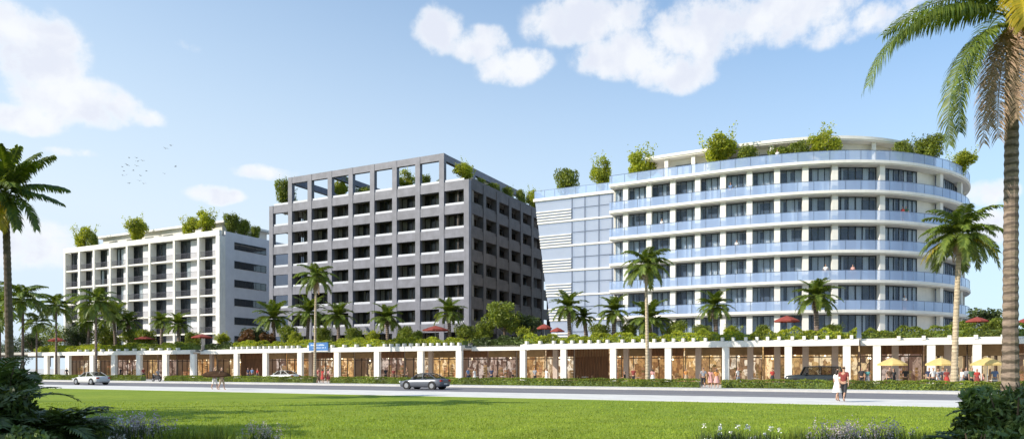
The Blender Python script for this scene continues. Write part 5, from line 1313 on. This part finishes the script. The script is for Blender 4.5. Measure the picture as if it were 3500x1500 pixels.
for pose, u, k, t, lab in (('stand_m', 2497, 5, 'blue', 'man in blue on the top floor balcony, in the middle'), ('stand_f', 2262, 4, 'white', 'woman in white on the second highest balcony, left'), ('stand_f', 3085, 4, 'red', 'woman in red on the second highest balcony, right'), ('stand_m', 3097, 4, 'green', 'man in green on the second highest balcony, right'),
        ('stand_f', 2518, 3, 'white', 'woman in white on the middle balcony'), ('stand_m', 2822, 2, 'white', 'man in white leaning on the third balcony from the bottom'), ('stand_f', 2915, 2, 'pink', 'woman in pink on the third balcony from the bottom'), ('stand_f', 3092, 1, 'white', 'woman in white with bright hair band on the lowest glass balcony'), ('stand_f', 2657, 6, 'white', 'woman in white at the roof railing')):
    s = s_of_u(offset(CUR, .5), u)
    p, _ = poly_at(offset(CUR, .5), s); person(pose, p.x, p.y, fl(k) + .01, 0, t, 'dark', lab, 'hair_dark', GB)

# ================================================================== BIRDS
bd = empty('bird', (0, 0, 0))
MB().tube([(-.2, 0, 0), (-.08, 0, .02), (.08, 0, .03), (.2, 0, .03), (.26, 0, .02)], [.01, .05, .055, .03, .006], 7).local('body', 'bird', bd)
for s in (-1, 1): MB().add([(-.07, s * .03, .03), (.09, s * .03, .03), (.06, s * .3, .16), (-.04, s * .3, .15), (-.06, s * .58, .06), (-.07, s * .03, .015), (.09, s * .03, .015), (.06, s * .3, .145), (-.04, s * .3, .135)],
    [(0, 1, 2, 3), (3, 2, 4), (8, 7, 6, 5), (4, 7, 8), (0, 5, 6, 1)]).local('wing', 'bird', bd)
BP = [(435, 565), (441, 540), (466, 540), (432, 598), (420, 600), (424, 585), (441, 627), (467, 568), (480, 601), (500, 585), (470, 552), (566, 508), (584, 498), (600, 570), (562, 594), (488, 550), (418, 571), (455, 583), (476, 618), (492, 628)]
for q, (u, v) in enumerate(BP):
    o = bd if q == 0 else copy_tree(bd); z = 150 + (q * 37 % 40); x, y = pos_at(u, z); o.location = (x, y, CH + (1257 - v) / FPX * z); o.scale = (1.15,) * 3; o.rotation_euler = (R(q * 13 % 30 - 15), R(q * 7 % 20 - 10), R(q * 47))
    tag(o, 'small dark bird flying in the flock at the left above the slab hotel', 'bird', 'flock of birds in the sky')
# low pavilion on the terrace at the far right
pv = empty('pavilion', (22, 92, 4.44), 'low white pavilion on the terrace behind the big right palm', 'building')
MB().box(15, 34, 88, 98, 6.9, 7.2).build('roof', 'white_paint', pv)
for x in (15.4, 20, 25, 30): MB().box(x, x + .4, 88.3, 88.7, 4.442, 6.898).build('column', 'white_paint', pv)
MB().box(16, 33, 91, 97, 4.442, 6.898).build('wall', 'white_wall_shaded', pv)
